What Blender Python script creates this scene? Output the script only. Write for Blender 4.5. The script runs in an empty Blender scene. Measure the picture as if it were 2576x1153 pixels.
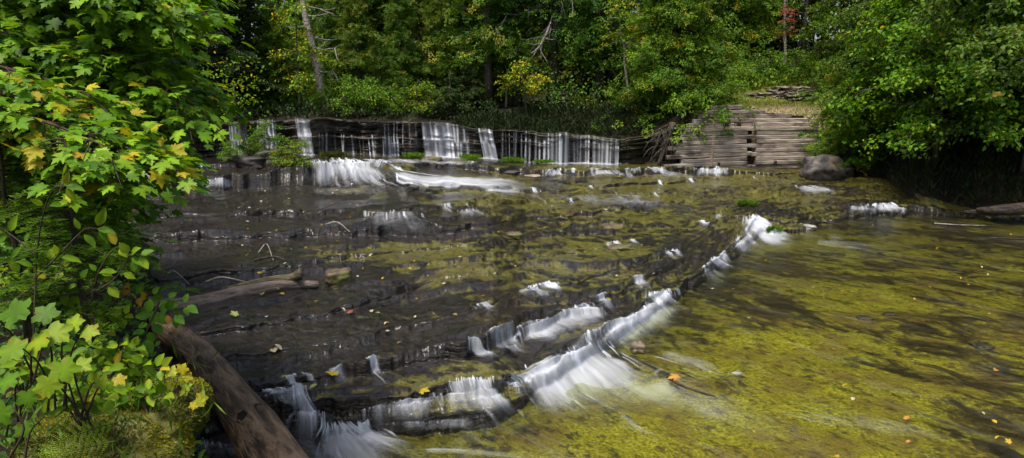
import bpy, math, random
from mathutils import Vector
import numpy as np

rng = np.random.default_rng(11)
random.seed(11)
sc = bpy.context.scene
COL = sc.collection
pi = math.pi

# ------------------------------------------------------------------ camera model (picture plane 2576 x 1153)
H, F, CX, CY = 3.2, 1679.0, 1288.0, 576.5
PITCH = math.atan(326.5 / F)
CP, SP = math.cos(PITCH), math.sin(PITCH)

def ray(px, py):
    a = (np.asarray(px, float) - CX) / F
    b = (CY - np.asarray(py, float)) / F
    a, b = np.broadcast_arrays(a, b)
    return a, CP + b * SP, -SP + b * CP

def onz(px, py, z):
    dx, dy, dz = ray(px, py)
    t = (np.asarray(z, float) - H) / dz
    return np.stack([dx * t, dy * t, H + dz * t], -1)

def dep(px, py, d):
    """point seen at a pixel, d metres in front of the camera"""
    dx, dy, dz = ray(px, py)
    return np.stack([dx * d, dy * d, H + dz * d], -1)

def onY(px, py, Y):
    dx, dy, dz = ray(px, py)
    t = np.asarray(Y, float) / dy
    return np.stack([dx * t, dy * t, H + dz * t], -1)

# ------------------------------------------------------------------ noise
_perm = rng.permutation(4096)
_val = rng.random(4096)
def _h(ix, iy):
    return _val[(_perm[(ix.astype(np.int64)) & 4095] + iy.astype(np.int64) * 57) & 4095]
def vn(x, y):
    x = np.asarray(x, float); y = np.asarray(y, float)
    x, y = np.broadcast_arrays(x, y)
    ix, iy = np.floor(x), np.floor(y)
    fx, fy = x - ix, y - iy
    fx = fx * fx * (3 - 2 * fx); fy = fy * fy * (3 - 2 * fy)
    return ((_h(ix, iy) * (1 - fx) + _h(ix + 1, iy) * fx) * (1 - fy)
            + (_h(ix, iy + 1) * (1 - fx) + _h(ix + 1, iy + 1) * fx) * fy)
def fbm(x, y, o=4):
    s, a, t = 0.0, 1.0, 0.0
    for i in range(o):
        s = s + a * vn(x * 2 ** i + 17.3 * i, y * 2 ** i + 5.1 * i); t += a; a *= 0.5
    return s / t
def sstep(a, b, x):
    t = np.clip((np.asarray(x, float) - a) / (b - a), 0, 1)
    return t * t * (3 - 2 * t)
def smooth1(a, n):
    k = np.hanning(n + 2)[1:-1]; k /= k.sum()
    p = np.pad(a, n, mode='edge')
    return np.convolve(p, k, 'same')[n:-n]

# ------------------------------------------------------------------ mesh helpers
def mesh(name, verts, faces, mat=None, attrs=None, smooth=True):
    """faces: one (n,k) array or a list of them. attrs: name -> (n,) float, (n,3) vector or colour"""
    verts = np.asarray(verts, np.float32).reshape(-1, 3)
    if isinstance(faces, np.ndarray): faces = [faces]
    faces = [np.asarray(f, np.int32) for f in faces if len(f)]
    me = bpy.data.meshes.new(name)
    me.vertices.add(len(verts)); me.vertices.foreach_set('co', verts.ravel())
    loops = np.concatenate([f.ravel() for f in faces])
    tot = np.concatenate([np.full(len(f), f.shape[1], np.int32) for f in faces])
    start = np.concatenate([[0], np.cumsum(tot)[:-1]]).astype(np.int32)
    me.loops.add(len(loops)); me.loops.foreach_set('vertex_index', loops)
    me.polygons.add(len(tot)); me.polygons.foreach_set('loop_start', start); me.polygons.foreach_set('loop_total', tot)
    me.polygons.foreach_set('use_smooth', np.full(len(tot), smooth, bool))
    for k, v in (attrs or {}).items():
        v = np.asarray(v, np.float32)
        if v.ndim == 1:
            a = me.attributes.new(k, 'FLOAT', 'POINT'); a.data.foreach_set('value', v)
        elif k in ('tint',):
            a = me.attributes.new(k, 'FLOAT_COLOR', 'POINT')
            a.data.foreach_set('color', np.concatenate([v, np.ones((len(v), 1), np.float32)], 1).ravel())
        else:
            a = me.attributes.new(k, 'FLOAT_VECTOR', 'POINT'); a.data.foreach_set('vector', v.ravel())
    me.update(calc_edges=True)
    if mat: me.materials.append(mat)
    return me

def link(name, me, parent=None):
    o = bpy.data.objects.new(name, me); COL.objects.link(o)
    if parent is not None: o.parent = parent
    return o

def tag(o, label=None, cat=None, group=None, kind=None):
    if label: o['label'] = label
    if cat: o['category'] = cat
    if group: o['group'] = group
    if kind: o['kind'] = kind
    return o

def empty(name, loc, label, cat, group=None, rz=0.0):
    o = bpy.data.objects.new(name, None); COL.objects.link(o)
    o.location = [float(v) for v in loc]; o.rotation_euler = (0, 0, rz)
    return tag(o, label, cat, group)

def part(name, me, root):
    """a part whose mesh is written in world space round a root at some place"""
    o = link(name, me, root)
    o.location = [-v for v in root.location]
    return o

def grid_faces(nr, nc):
    i = np.arange(nr * nc).reshape(nr, nc)
    return np.stack([i[:-1, :-1], i[:-1, 1:], i[1:, 1:], i[1:, :-1]], -1).reshape(-1, 4)

class Acc:
    def __init__(s): s.v, s.f, s.n, s.t = [], [], 0, []
    def add(s, v, f, tint=None):
        s.v.append(np.asarray(v, float)); s.f += [np.asarray(q) + s.n for q in (f if isinstance(f, list) else [f])]
        if tint is not None: s.t.append(np.broadcast_to(np.asarray(tint, float), (len(v), 3)))
        s.n += len(v)
    def mesh(s, name, mat, smooth=True):
        return mesh(name, np.concatenate(s.v), s.f, mat, {'tint': np.concatenate(s.t)} if s.t else None, smooth)

def tube(path, rad, n=7, rough=0.0, cap=True):
    P = np.asarray(path, float); m = len(P)
    R = np.broadcast_to(np.asarray(rad, float), (m,)).copy()
    T = np.gradient(P, axis=0); T /= np.linalg.norm(T, axis=1)[:, None] + 1e-9
    ref = np.array([0, 0, 1.0]) if abs(T[:, 2]).mean() < 0.8 else np.array([1.0, 0, 0])
    A = np.cross(T, ref); A /= np.linalg.norm(A, axis=1)[:, None] + 1e-9
    B = np.cross(T, A)
    th = np.arange(n) / n * 2 * pi
    rr = R[:, None] * (1 + rough * (rng.random((m, n)) - 0.5) * 2)
    V = P[:, None] + rr[..., None] * (np.cos(th)[None, :, None] * A[:, None] + np.sin(th)[None, :, None] * B[:, None])
    i = np.arange(m * n).reshape(m, n); j = np.roll(i, -1, 1)
    Fq = np.stack([i[:-1], j[:-1], j[1:], i[1:]], -1).reshape(-1, 4)
    fs = [Fq]
    if cap: fs += [i[0][::-1][None], i[-1][None]]
    return V.reshape(-1, 3), fs

def spline(pts, n):
    P = np.asarray(pts, float); k = len(P)
    if k == 2:
        t = np.linspace(0, 1, n)[:, None]; return P[0] * (1 - t) + P[1] * t
    Q = np.concatenate([[2 * P[0] - P[1]], P, [2 * P[-1] - P[-2]]])
    u = np.linspace(0, k - 1 - 1e-6, n); i = u.astype(int); t = (u - i)[:, None]
    a, b, c, d = Q[i], Q[i + 1], Q[i + 2], Q[i + 3]
    return 0.5 * ((2 * b) + (c - a) * t + (2 * a - 5 * b + 4 * c - d) * t ** 2 + (3 * b - a - 3 * c + d) * t ** 3)

def nrm(v): return v / (np.linalg.norm(v, axis=-1, keepdims=True) + 1e-9)

# leaf shapes: base at the origin, tip at y = 1, normal +z
LEAF = {}
LEAF['diamond'] = (np.array([[0, 0, 0], [.30, .45, .03], [0, 1, -.06], [-.30, .45, .03]], float), np.array([[0, 1, 2, 3]]))
LEAF['blade'] = (np.array([[0, 0, 0], [.10, .4, .02], [0, 1, -.12], [-.10, .4, .02]], float), np.array([[0, 1, 2, 3]]))
LEAF['needle'] = (np.array([[-.05, 0, 0], [.05, 0, 0], [.035, 1, 0], [-.035, 1, 0]], float), np.array([[0, 1, 2, 3]]))
LEAF['ovate'] = (np.array([[0, 0, 0], [.26, .22, .07], [.33, .45, .08], [.22, .75, .04], [0, 1, -.14], [-.22, .75, .04], [-.33, .45, .08], [-.26, .22, .07], [0, .5, -.01]], float),
                 np.array([[0, 1, 2, 8], [8, 2, 3, 4], [0, 8, 6, 7], [8, 4, 5, 6]]))
_half = [(.0, .0), (.14, -.07), (.30, -.06), (.27, .08), (.44, .13), (.33, .24), (.40, .36), (.56, .48), (.49, .55), (.53, .68), (.36, .62), (.22, .56), (.19, .66), (.27, .80), (.15, .80), (.0, 1.06)]
def _maple():
    R = np.array(_half); L = R[1:-1][::-1] * [-1, 1]
    O = np.concatenate([R, L]); c = np.array([[0, .34]])
    P = np.concatenate([O, c]); r = np.hypot(P[:, 0], P[:, 1] - .3)
    z = 0.10 * np.abs(P[:, 0]) ** 0.8 - 0.28 * r ** 2
    n = len(O); i = np.arange(n)
    return np.concatenate([P, z[:, None]], 1), np.stack([i, (i + 1) % n, np.full(n, n)], 1)
LEAF['maple'] = _maple()
def _thimble():
    th = np.linspace(-0.5 * pi + 0.35, 1.5 * pi - 0.35, 25)
    lob = 0.43 + 0.09 * np.cos(5 * (th - pi / 2)) + 0.035 * np.cos(np.arange(25) * pi)
    P = np.stack([lob * np.cos(th) * 1.12, 0.42 + lob * np.sin(th)], 1)
    P = np.concatenate([[[0, .06]], P, [[0, .42]]]); n = len(P) - 1
    z = 0.06 * np.abs(P[:, 0]) - 0.22 * ((P[:, 1] - .42) ** 2 + P[:, 0] ** 2) + .03 * np.sin(P[:, 0] * 14)
    i = np.arange(n)
    return np.concatenate([P, z[:, None]], 1), np.stack([i, (i + 1) % n, np.full(n, n)], 1)
LEAF['lobed'] = _thimble()

def leaves(kind, pos, d, nor, size, tint, wid=1.0):
    """one array of leaves: positions, tip directions, normals, sizes and colours"""
    V, Fc = LEAF[kind]
    d = nrm(d); x = nrm(np.cross(d, nor)); z = np.cross(x, d)
    size = np.broadcast_to(np.asarray(size, float), (len(pos),))
    wid = np.broadcast_to(np.asarray(wid, float), (len(pos),))
    P = pos[:, None] + size[:, None, None] * ((V[None, :, 0] * wid[:, None])[..., None] * x[:, None] + V[None, :, 1, None] * d[:, None] + V[None, :, 2, None] * z[:, None])
    n, k = len(pos), len(V)
    fs = (Fc[None] + (np.arange(n) * k)[:, None, None]).reshape(-1, Fc.shape[1])
    t = np.repeat(tint, k, axis=0)
    if kind in ('maple', 'lobed', 'ovate'):
        tv = np.clip(1 + .16 * rng.normal(size=(n, k)), .6, 1.5)
        tv *= np.where(np.abs(V[:, 0]) < .03, 1.22, 1.0)[None]
        t = t.reshape(n, k, 3) * tv[..., None]
        br = (rng.random((n, k)) < .05) & (np.hypot(V[:, 0], V[:, 1] - .4) > .33)[None]
        t[br] = t[br] * [1.5, .75, .8]; t = np.clip(t, 0, .7).reshape(-1, 3)
    return P.reshape(-1, 3), fs, t

def pal(n, cols, wts, jit=0.25, val=None):
    c = np.array(cols, float)[rng.choice(len(cols), n, p=np.array(wts) / np.sum(wts))]
    f = 1 + jit * (rng.random(n) - .5) * 2
    if val is not None: f = f * val
    return c * f[:, None]

# ------------------------------------------------------------------ material helpers
def newmat(name):
    m = bpy.data.materials.new(name); m.use_nodes = True
    nt = m.node_tree; nt.nodes.clear()
    out = nt.nodes.new('ShaderNodeOutputMaterial')
    return m, nt, out
def N(nt, typ, ins=None, **kw):
    n = nt.nodes.new(typ)
    for k, v in kw.items(): setattr(n, k, v)
    for k, v in (ins or {}).items():
        if isinstance(v, bpy.types.NodeSocket): nt.links.new(v, n.inputs[k])
        else: n.inputs[k].default_value = v
    return n
def Mth(nt, op, a, b=0.0, c=0.0, clamp=False):
    n = nt.nodes.new('ShaderNodeMath'); n.operation = op; n.use_clamp = clamp
    for i, v in enumerate((a, b, c)):
        if isinstance(v, bpy.types.NodeSocket): nt.links.new(v, n.inputs[i])
        else: n.inputs[i].default_value = v
    return n.outputs[0]
def VMul(nt, v, s):
    n = nt.nodes.new('ShaderNodeVectorMath'); n.operation = 'MULTIPLY'
    nt.links.new(v, n.inputs[0]); n.inputs[1].default_value = s
    return n.outputs[0]
def Mix(nt, f, a, b):
    n = nt.nodes.new('ShaderNodeMix'); n.data_type = 'RGBA'
    for s, v in ((n.inputs[0], f), (n.inputs[6], a), (n.inputs[7], b)):
        if isinstance(v, bpy.types.NodeSocket): nt.links.new(v, s)
        else: s.default_value = v if not isinstance(v, tuple) or len(v) == 4 else (*v, 1)
    return n.outputs[2]
def Ramp(nt, f, lo, hi):
    n = N(nt, 'ShaderNodeMapRange', {'Value': f, 'From Min': lo, 'From Max': hi}); n.interpolation_type = 'SMOOTHSTEP'
    return n.outputs[0]
def Noise(nt, vec, scale, detail=4.0, rough=0.55, dist=0.0):
    return N(nt, 'ShaderNodeTexNoise', {'Vector': vec, 'Scale': scale, 'Detail': detail, 'Roughness': rough, 'Distortion': dist}).outputs['Fac']

def leafmat(name, trans=0.35, rough=0.5, spec=0.18):
    m, nt, out = newmat(name)
    a = N(nt, 'ShaderNodeAttribute', attribute_name='tint')
    geo = N(nt, 'ShaderNodeNewGeometry')
    nz = Noise(nt, geo.outputs['Position'], 35.0, 2.0)
    c = Mix(nt, Mth(nt, 'MULTIPLY', nz, 0.5), a.outputs['Color'], VMul(nt, a.outputs['Color'], (.55, .6, .5)))
    p = N(nt, 'ShaderNodeBsdfPrincipled', {'Base Color': c, 'Roughness': rough, 'Specular IOR Level': spec})
    t = N(nt, 'ShaderNodeBsdfTranslucent', {'Color': VMul(nt, c, (1.25, 1.15, .5))})
    x = N(nt, 'ShaderNodeMixShader', {0: trans, 1: p.outputs[0], 2: t.outputs[0]})
    nt.links.new(x.outputs[0], out.inputs[0])
    return m
M_LEAF = leafmat('leaf', .38)
M_FAR = leafmat('far_leaf', .28, .6, .2)
M_MOSS = leafmat('moss_leaf', .2, .8, .1)

def barkmat(name, c1, c2, sc_=(9, 9, 1.6), bump=0.5, moss=None):
    m, nt, out = newmat(name)
    g = N(nt, 'ShaderNodeTexCoord')
    v = VMul(nt, g.outputs['Object'], sc_)
    n1 = Noise(nt, v, 2.2, 6, .62, .4); n2 = Noise(nt, g.outputs['Object'], 3.0, 3)
    c = Mix(nt, Ramp(nt, n1, .36, .62), c1, c2)
    if moss: c = Mix(nt, Ramp(nt, n2, .52, .66), c, moss)
    b = N(nt, 'ShaderNodeBump', {'Height': n1, 'Strength': bump, 'Distance': .03})
    p = N(nt, 'ShaderNodeBsdfPrincipled', {'Base Color': c, 'Roughness': .85, 'Normal': b.outputs[0], 'Specular IOR Level': .25})
    nt.links.new(p.outputs[0], out.inputs[0])
    return m
M_BARK = barkmat('bark', (.030, .024, .018), (.085, .070, .055))
M_PALE = barkmat('pale_bark', (.10, .085, .07), (.33, .29, .25), (5, 5, 7))
M_DEAD = barkmat('dead_wood', (.12, .11, .10), (.36, .33, .30))
M_TWIG = barkmat('twig_bark', (.03, .02, .014), (.075, .05, .035))

# ------------------------------------------------------------------ THE ROCK BED, laid out column by column
PX = np.arange(-560, 3141, 3.6)
NC = len(PX)
def line(pts, jit=0.0, seed=0, sm=9):
    p = np.array(pts, float)
    y = smooth1(np.interp(PX, p[:, 0], p[:, 1]), sm)
    if jit:
        s = seed * 31.7
        y = y + jit * ((vn(PX / 38 + s, s) - .5) * 2 + (vn(PX / 15 + s, s + 9) - .5) * 1.0 + (np.round(vn(PX / 21 + s, s + 4) * 3) / 3 - .5) * .9)
    return y
def off(y, pts):
    p = np.array(pts, float)
    return y - np.interp(PX, p[:, 0], p[:, 1])
# each riser: foot line and height (in picture units); the tread runs back from it
r1 = line([(-560, 1330), (300, 1240), (560, 1150), (700, 1115), (900, 1106), (1100, 1088), (1250, 1066), (1310, 1025), (1400, 962), (1500, 900), (1600, 828), (1660, 778), (1712, 752), (1770, 703), (1830, 662), (1880, 628), (1915, 590), (2000, 586), (2060, 566), (2150, 550), (2290, 545), (2360, 540), (2560, 548), (3140, 575)], 7, 1)
h1 = [(-560, 50), (600, 46), (900, 48), (1100, 48), (1240, 45), (1320, 26), (1500, 24), (1700, 14), (1850, 12), (1900, 14), (2000, 12), (2060, 8), (2200, 14), (2300, 14), (2400, 2), (3140, 0)]
r1b = line([(-560, 1250), (300, 1170), (560, 1085), (700, 1060), (900, 1050), (1060, 1034), (1130, 1010), (1240, 1008), (1310, 968), (1400, 925), (1500, 868), (1600, 792), (1660, 752), (1712, 734), (1770, 686), (1830, 644), (1870, 606), (1895, 566), (2000, 570), (2060, 554), (2150, 532), (2290, 527), (2360, 536), (2560, 544), (3140, 570)], 7, 2)
h1b = [(-560, 50), (640, 50), (900, 42), (1060, 40), (1130, 52), (1240, 50), (1310, 26), (1500, 22), (1700, 13), (1850, 10), (1900, 15), (2000, 11), (2060, 6), (2200, 12), (2300, 10), (2400, 2), (3140, 0)]
R = [(r1, h1), (r1b, h1b),
 (line([(-560, 1150), (300, 1090), (560, 1000), (720, 977), (838, 960), (947, 944), (1040, 920), (1180, 900), (1300, 862), (1420, 816), (1500, 776), (1600, 722), (1700, 682), (1790, 630), (1850, 580), (1880, 540), (2000, 545), (2150, 515), (2300, 508), (2400, 530), (3140, 560)], 6, 3),
  [(-560, 26), (600, 26), (950, 24), (1050, 14), (1180, 24), (1320, 20), (1450, 14), (1600, 8), (1900, 5), (2200, 5), (2400, 1), (3140, 0)]),
 (line([(-560, 1060), (300, 990), (580, 915), (700, 893), (900, 858), (1100, 806), (1300, 748), (1500, 702), (1700, 640), (1850, 545), (2000, 515), (2150, 500), (2300, 490), (2420, 525), (3140, 553)], 6, 4),
  [(-560, 16), (580, 20), (720, 17), (900, 9), (1300, 7), (1900, 4), (2400, 1), (3140, 0)]),
 (line([(-560, 950), (300, 880), (600, 838), (800, 800), (960, 760), (1100, 712), (1400, 648), (1700, 590), (1850, 528), (2000, 498), (2150, 488), (2300, 482), (2430, 522), (3140, 550)], 5, 5),
  [(-560, 12), (600, 12), (900, 8), (1400, 5), (1900, 4), (2400, 1), (3140, 0)]),
 (line([(-560, 820), (300, 720), (600, 690), (800, 668), (1000, 640), (1300, 606), (1600, 560), (1850, 512), (2000, 486), (2150, 480), (2300, 476), (2440, 519), (3140, 548)], 5, 6),
  [(-560, 8), (500, 8), (900, 6), (1400, 5), (1900, 3), (2400, 1), (3140, 0)]),
 (line([(-560, 720), (300, 620), (600, 604), (900, 598), (1060, 598), (1150, 586), (1300, 560), (1500, 540), (1800, 500), (2000, 476), (2150, 472), (2300, 470), (2450, 516), (3140, 545)], 4, 7),
  [(-560, 10), (500, 12), (860, 14), (930, 34), (1050, 32), (1120, 14), (1300, 8), (1900, 3), (2400, 1), (3140, 0)]),
 (line([(-560, 640), (300, 560), (600, 548), (900, 540), (1150, 528), (1300, 515), (1600, 500), (1800, 478), (2000, 465), (2150, 464), (2300, 466), (2460, 514), (3140, 542)], 4, 8),
  [(-560, 8), (600, 9), (900, 5), (1300, 4), (1900, 3), (2400, 1), (3140, 0)]),
 (line([(-560, 540), (300, 490), (500, 482), (740, 474), (960, 470), (1000, 474), (1100, 480), (1250, 484), (1400, 484), (1600, 470), (1800, 455), (2000, 452), (2120, 455), (2250, 462), (2470, 510), (3140, 540)], 3, 9),
  [(-560, 26), (500, 28), (600, 38), (730, 46), (960, 38), (1010, 20), (1150, 12), (1400, 10), (1600, 8), (1900, 4), (2300, 3), (2400, 1), (3140, 0)]),
 (line([(-560, 500), (300, 450), (560, 424), (760, 417), (960, 417), (1100, 424), (1250, 437), (1400, 446), (1550, 444), (1700, 444), (1840, 444), (2000, 440), (2100, 448), (2250, 458), (2480, 508), (3140, 538)], 3, 10),
  [(-560, 12), (560, 8), (760, 12), (960, 9), (1250, 12), (1380, 18), (1550, 15), (1740, 17), (1830, 17), (1900, 6), (2300, 2), (2400, 1), (3140, 0)]),
]
BACK = line([(-560, 470), (300, 432), (420, 410), (560, 396), (760, 390), (900, 390), (1050, 394), (1250, 402), (1400, 411), (1550, 415), (1680, 416), (1760, 418), (2020, 421), (2110, 436), (2220, 448), (2330, 496), (2450, 528), (2576, 535), (3140, 558)], 2, 11, 5)

BOT = np.full(NC, 1500.0)
knY, knZ, knS = [BOT], [np.zeros(NC)], [np.zeros(NC)]
def slope_of(py):
    dx, dy, dz = ray(PX, py); return dz / dy
for k, (fy, hh) in enumerate(R):
    if k > 1: hh = [(a_, b_) for a_, b_ in hh]; hv = .35 + 1.3 * fbm(PX / 150 + 40 * k, PX * 0 + k, 3)
    else: hv = 1.0
    b = np.minimum(fy, knY[-1] - 1.0)
    b = np.maximum(b, BACK + 1.5 + 2.2 * (len(R) - k))
    b = np.minimum(b, knY[-1] - 0.4)
    t = np.minimum(b - (b - off(b, hh)) * hv, b - 0.3); t = np.maximum(t, np.minimum(BACK + 0.8 + 2.2 * (len(R) - k - 1), b - 0.3))
    zb = knZ[-1] + 0.004
    zt = H + (zb - H) / slope_of(b) * slope_of(t)
    zt = zb + (zt - zb) * 0.94
    knY += [b, t]; knZ += [zb, zt]; knS += [np.full(NC, k + .8), np.full(NC, k + 1.0)]
knY.append(np.minimum(BACK, knY[-1] - .3)); knZ.append(knZ[-1] + .02); knS.append(np.full(NC, len(R) + .8))
knY, knZ, knS = np.array(knY), np.array(knZ), np.array(knS)
ZB = knZ[-1]

NR = 440
tt = np.linspace(0, 1, NR)
PYg = BOT[None] + (knY[-1] - BOT)[None] * tt[:, None]
Zg = np.empty_like(PYg); Sg = np.empty_like(PYg)
for c in range(NC):
    Zg[:, c] = np.interp(-PYg[:, c], -knY[:, c], knZ[:, c]); Sg[:, c] = np.interp(-PYg[:, c], -knY[:, c], knS[:, c])
Wg = onz(np.broadcast_to(PX, PYg.shape), PYg, Zg)
x, y = Wg[..., 0], Wg[..., 1]
warp = (fbm(x * .35, y * .35, 3) - .5)
q = Sg * 2.7 + 4.6 * warp + 1.3 * (fbm(x * 1.1, y * 1.6, 4) - .5)
fr = q - np.floor(q)
saw = sstep(0, .06, fr) - sstep(.06, 1.0, fr) * 0.9
lay = np.floor(q)
onslab = sstep(.75, 1.3, Sg)
amp = (.03 + .10 * vn(lay * 3.7, x * .22 + lay)) * (.15 + .85 * sstep(.40, .62, fbm(x * .45 + lay * 3.1, y * .7 + lay, 3)))
rough = (fbm(x * 2.2, y * 2.2, 5) - .5)
dz = onslab * (amp * saw + .05 * rough + .022 * (fbm(x * 9, y * 9, 3) - .5))
bed = (fbm(x * .9 - y * .35, y * 1.5 + x * .5, 5) - .5)
dz += (1 - onslab) * (.09 * bed + .014 * (fbm(x * 8, y * 8, 3) - .5) - .035)
far = sstep(14, 26, y)
dz *= 1 - .1 * far
dz[-8:] *= np.linspace(1, 0, 8)[:, None]
Wg[..., 2] += dz
# where the yellow-green algae grows (a real patch pattern on the bed)
Ppx = np.broadcast_to(PX, PYg.shape)
pat = fbm(x * .55 + y * .25, y * .9 - x * .2, 5)
pool = 1 - sstep(.55, .85, Sg)
a_pool = .68 + 1.25 * (fbm(x * .5 + y * .3, y * .62 - x * .3, 4) - .55) - .40 * sstep(2000, 2500, Ppx) * sstep(640, 820, PYg)
a_slab = sstep(600, 1250, Ppx) * .52 + sstep(1450, 1900, Ppx) * .04 - .10 + 1.7 * (pat - .5)
a_slab += .34 * sstep(.15, .7, fr) - .16
a_slab += .45 * np.exp(-((Ppx - 850) / 170) ** 2 - ((PYg - 640) / 26) ** 2)
a_slab += .14 * sstep(1300, 1500, Ppx) * (1 - sstep(470, 520, PYg)) - .35 * (1 - sstep(500, 900, Ppx))
a_slab -= .40 * np.exp(-((Ppx - 1000) / 420) ** 2 - ((PYg - 880) / 90) ** 2)
algae = np.clip(pool * a_pool + (1 - pool) * a_slab, 0, 1)
flow = np.stack([x * .80 + y * .60, -x * .60 + y * .80, Wg[..., 2]], -1)

def rockmat():
    m, nt, out = newmat('wet_rock')
    A = lambda n: N(nt, 'ShaderNodeAttribute', attribute_name=n)
    g = N(nt, 'ShaderNodeNewGeometry').outputs['Position']
    fl = A('flow').outputs['Vector']; al = A('algae').outputs['Fac']; pl = A('pool').outputs['Fac']
    st = Noise(nt, VMul(nt, fl, (2.6, 1.25, 2.4)), 1.0, 8, .66, .9)      # flow-combed patches
    fine = Noise(nt, g, 9.0, 5, .65); fine2 = Noise(nt, g, 32.0, 4, .6); big = Noise(nt, g, 1.3, 4, .6)
    rock = Mix(nt, Ramp(nt, fine, .35, .65), (.005, .004, .0034), (.026, .020, .0155))
    rock = Mix(nt, Ramp(nt, big, .5, .7), rock, (.026, .018, .011))
    alg = Mix(nt, Ramp(nt, fine2, .3, .7), (.095, .092, .006), (.370, .335, .026))
    alg = Mix(nt, Ramp(nt, big, .40, .68), alg, (.150, .105, .026))
    brn = Mix(nt, Ramp(nt, fine, .35, .65), (.034, .034, .010), (.105, .095, .026))
    alg = Mix(nt, Mth(nt, 'MULTIPLY', Mth(nt, 'SUBTRACT', 1.0, pl), .72), alg, brn)
    k = Mth(nt, 'ADD', al, Mth(nt, 'MULTIPLY', Mth(nt, 'SUBTRACT', st, .5), 2.3))
    k = Mth(nt, 'ADD', k, Mth(nt, 'MULTIPLY', Mth(nt, 'SUBTRACT', fine, .5), 1.1))
    k = Ramp(nt, k, .26, .72)
    nzv = N(nt, 'ShaderNodeSeparateXYZ', {0: N(nt, 'ShaderNodeNewGeometry').outputs['Normal']}).outputs[2]
    k = Mth(nt, 'MULTIPLY', k, Ramp(nt, nzv, .35, .8))
    spots = Ramp(nt, Noise(nt, VMul(nt, fl, (11, 7, 9)), 1.0, 5, .68), .52, .64)
    k = Mth(nt, 'MULTIPLY', k, Mth(nt, 'SUBTRACT', 1.0, Mth(nt, 'MULTIPLY', spots, .9)))
    pb = Mix(nt, Ramp(nt, st, .35, .6), (.014, .010, .006), (.075, .050, .022))
    rock = Mix(nt, pl, rock, pb)
    col = Mix(nt, k, rock, alg)
    h = Mth(nt, 'ADD', fine, Mth(nt, 'MULTIPLY', fine2, .45))
    h = Mth(nt, 'ADD', h, Mth(nt, 'MULTIPLY', Noise(nt, VMul(nt, fl, (12, 5, 6)), 1.0, 4), .5))
    h = Mth(nt, 'ADD', h, Mth(nt, 'MULTIPLY', Noise(nt, VMul(nt, g, (3, 3, 34)), 1.0, 4), .9))
    b = N(nt, 'ShaderNodeBump', {'Height': h, 'Strength': 1.0, 'Distance': .05})
    p = N(nt, 'ShaderNodeBsdfPrincipled', {'Base Color': col, 'Roughness': Mth(nt, 'ADD', .12, Mth(nt, 'MULTIPLY', fine, .42)), 'Normal': b.outputs[0], 'Specular IOR Level': .25})
    fh = Mth(nt, 'ADD', Noise(nt, VMul(nt, fl, (9, 1.6, 6)), 1.0, 4, .6, .4), Mth(nt, 'MULTIPLY', fine, .5))
    cbn = N(nt, 'ShaderNodeBump', {'Height': fh, 'Strength': .26, 'Distance': .04})
    p.inputs['Coat Weight'].default_value = .65; p.inputs['Coat Roughness'].default_value = .10; p.inputs['Coat IOR'].default_value = 1.33
    nt.links.new(cbn.outputs[0], p.inputs['Coat Normal'])
    nt.links.new(p.outputs[0], out.inputs[0])
    return m
M_ROCK = rockmat()
o = link('river_bed', mesh('river_bed', Wg, grid_faces(NR, NC), M_ROCK,
    {'algae': algae.ravel(), 'flow': flow.reshape(-1, 3), 'pool': pool.ravel()}))
tag(o, 'stepped wet rock bed with yellow green algae', kind='structure')

def bedpt(px, py):
    """world point of the rock bed under a picture point (smooth lookup)"""
    px, py = np.broadcast_arrays(np.asarray(px, float), np.asarray(py, float))
    c = np.clip((px - PX[0]) / 3.6, 0, NC - 1.001); ci = c.astype(int); cf = c - ci
    endy = knY[-1]
    e = endy[ci] * (1 - cf) + endy[ci + 1] * cf
    r = np.clip((py - 1500) / (e - 1500), 0, 1) * (NR - 1); r = np.minimum(r, NR - 1.001); ri = r.astype(int); rf = r - ri
    g = lambda a, b: Wg[a, b]
    f1, f2 = cf[..., None], rf[..., None]
    return (g(ri, ci) * (1 - f1) + g(ri, ci + 1) * f1) * (1 - f2) + (g(ri + 1, ci) * (1 - f1) + g(ri + 1, ci + 1) * f1) * f2
def col(a, px): return np.interp(px, PX, a)
WB = Wg[-1]                                             # back edge of the bed
def backpt(px): return np.stack([np.interp(px, PX, WB[:, i]) for i in range(3)], -1)

# water over the lower pool
def watermat():
    m, nt, out = newmat('clear_water')
    fl = N(nt, 'ShaderNodeAttribute', attribute_name='flow').outputs['Vector']
    n1 = Noise(nt, VMul(nt, fl, (5.0, 1.2, 1.0)), 1.0, 4, .55, .5)
    n2 = Noise(nt, VMul(nt, fl, (1.6, .8, 1.0)), 1.0, 2)
    hh = Mth(nt, 'ADD', n1, Mth(nt, 'MULTIPLY', n2, 1.2))
    b = N(nt, 'ShaderNodeBump', {'Height': hh, 'Strength': .35, 'Distance': .06})
    fr_ = N(nt, 'ShaderNodeFresnel', {'IOR': 1.30, 'Normal': b.outputs[0]})
    gl = N(nt, 'ShaderNodeBsdfGlossy', {'Roughness': .16, 'Normal': b.outputs[0]})
    tr = N(nt, 'ShaderNodeBsdfTransparent', {'Color': (.86, .88, .74, 1)})
    x_ = N(nt, 'ShaderNodeMixShader', {0: Mth(nt, 'MULTIPLY', fr_.outputs[0], .5), 1: tr.outputs[0], 2: gl.outputs[0]})
    dm = N(nt, 'ShaderNodeBsdfDiffuse', {'Color': (.62, .68, .60, 1)})
    n3 = Noise(nt, VMul(nt, fl, (2.6, .6, 1.0)), 1.0, 5, .6, 1.6)
    x2 = N(nt, 'ShaderNodeMixShader', {0: Mth(nt, 'MULTIPLY', Ramp(nt, n3, .50, .80), .05), 1: x_.outputs[0], 2: dm.outputs[0]})
    nt.links.new(x2.outputs[0], out.inputs[0])
    return m
M_WATER = watermat()
wc = np.arange(0, NC, 3); wr = 120
yb = (r1 - 2)[wc]
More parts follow.
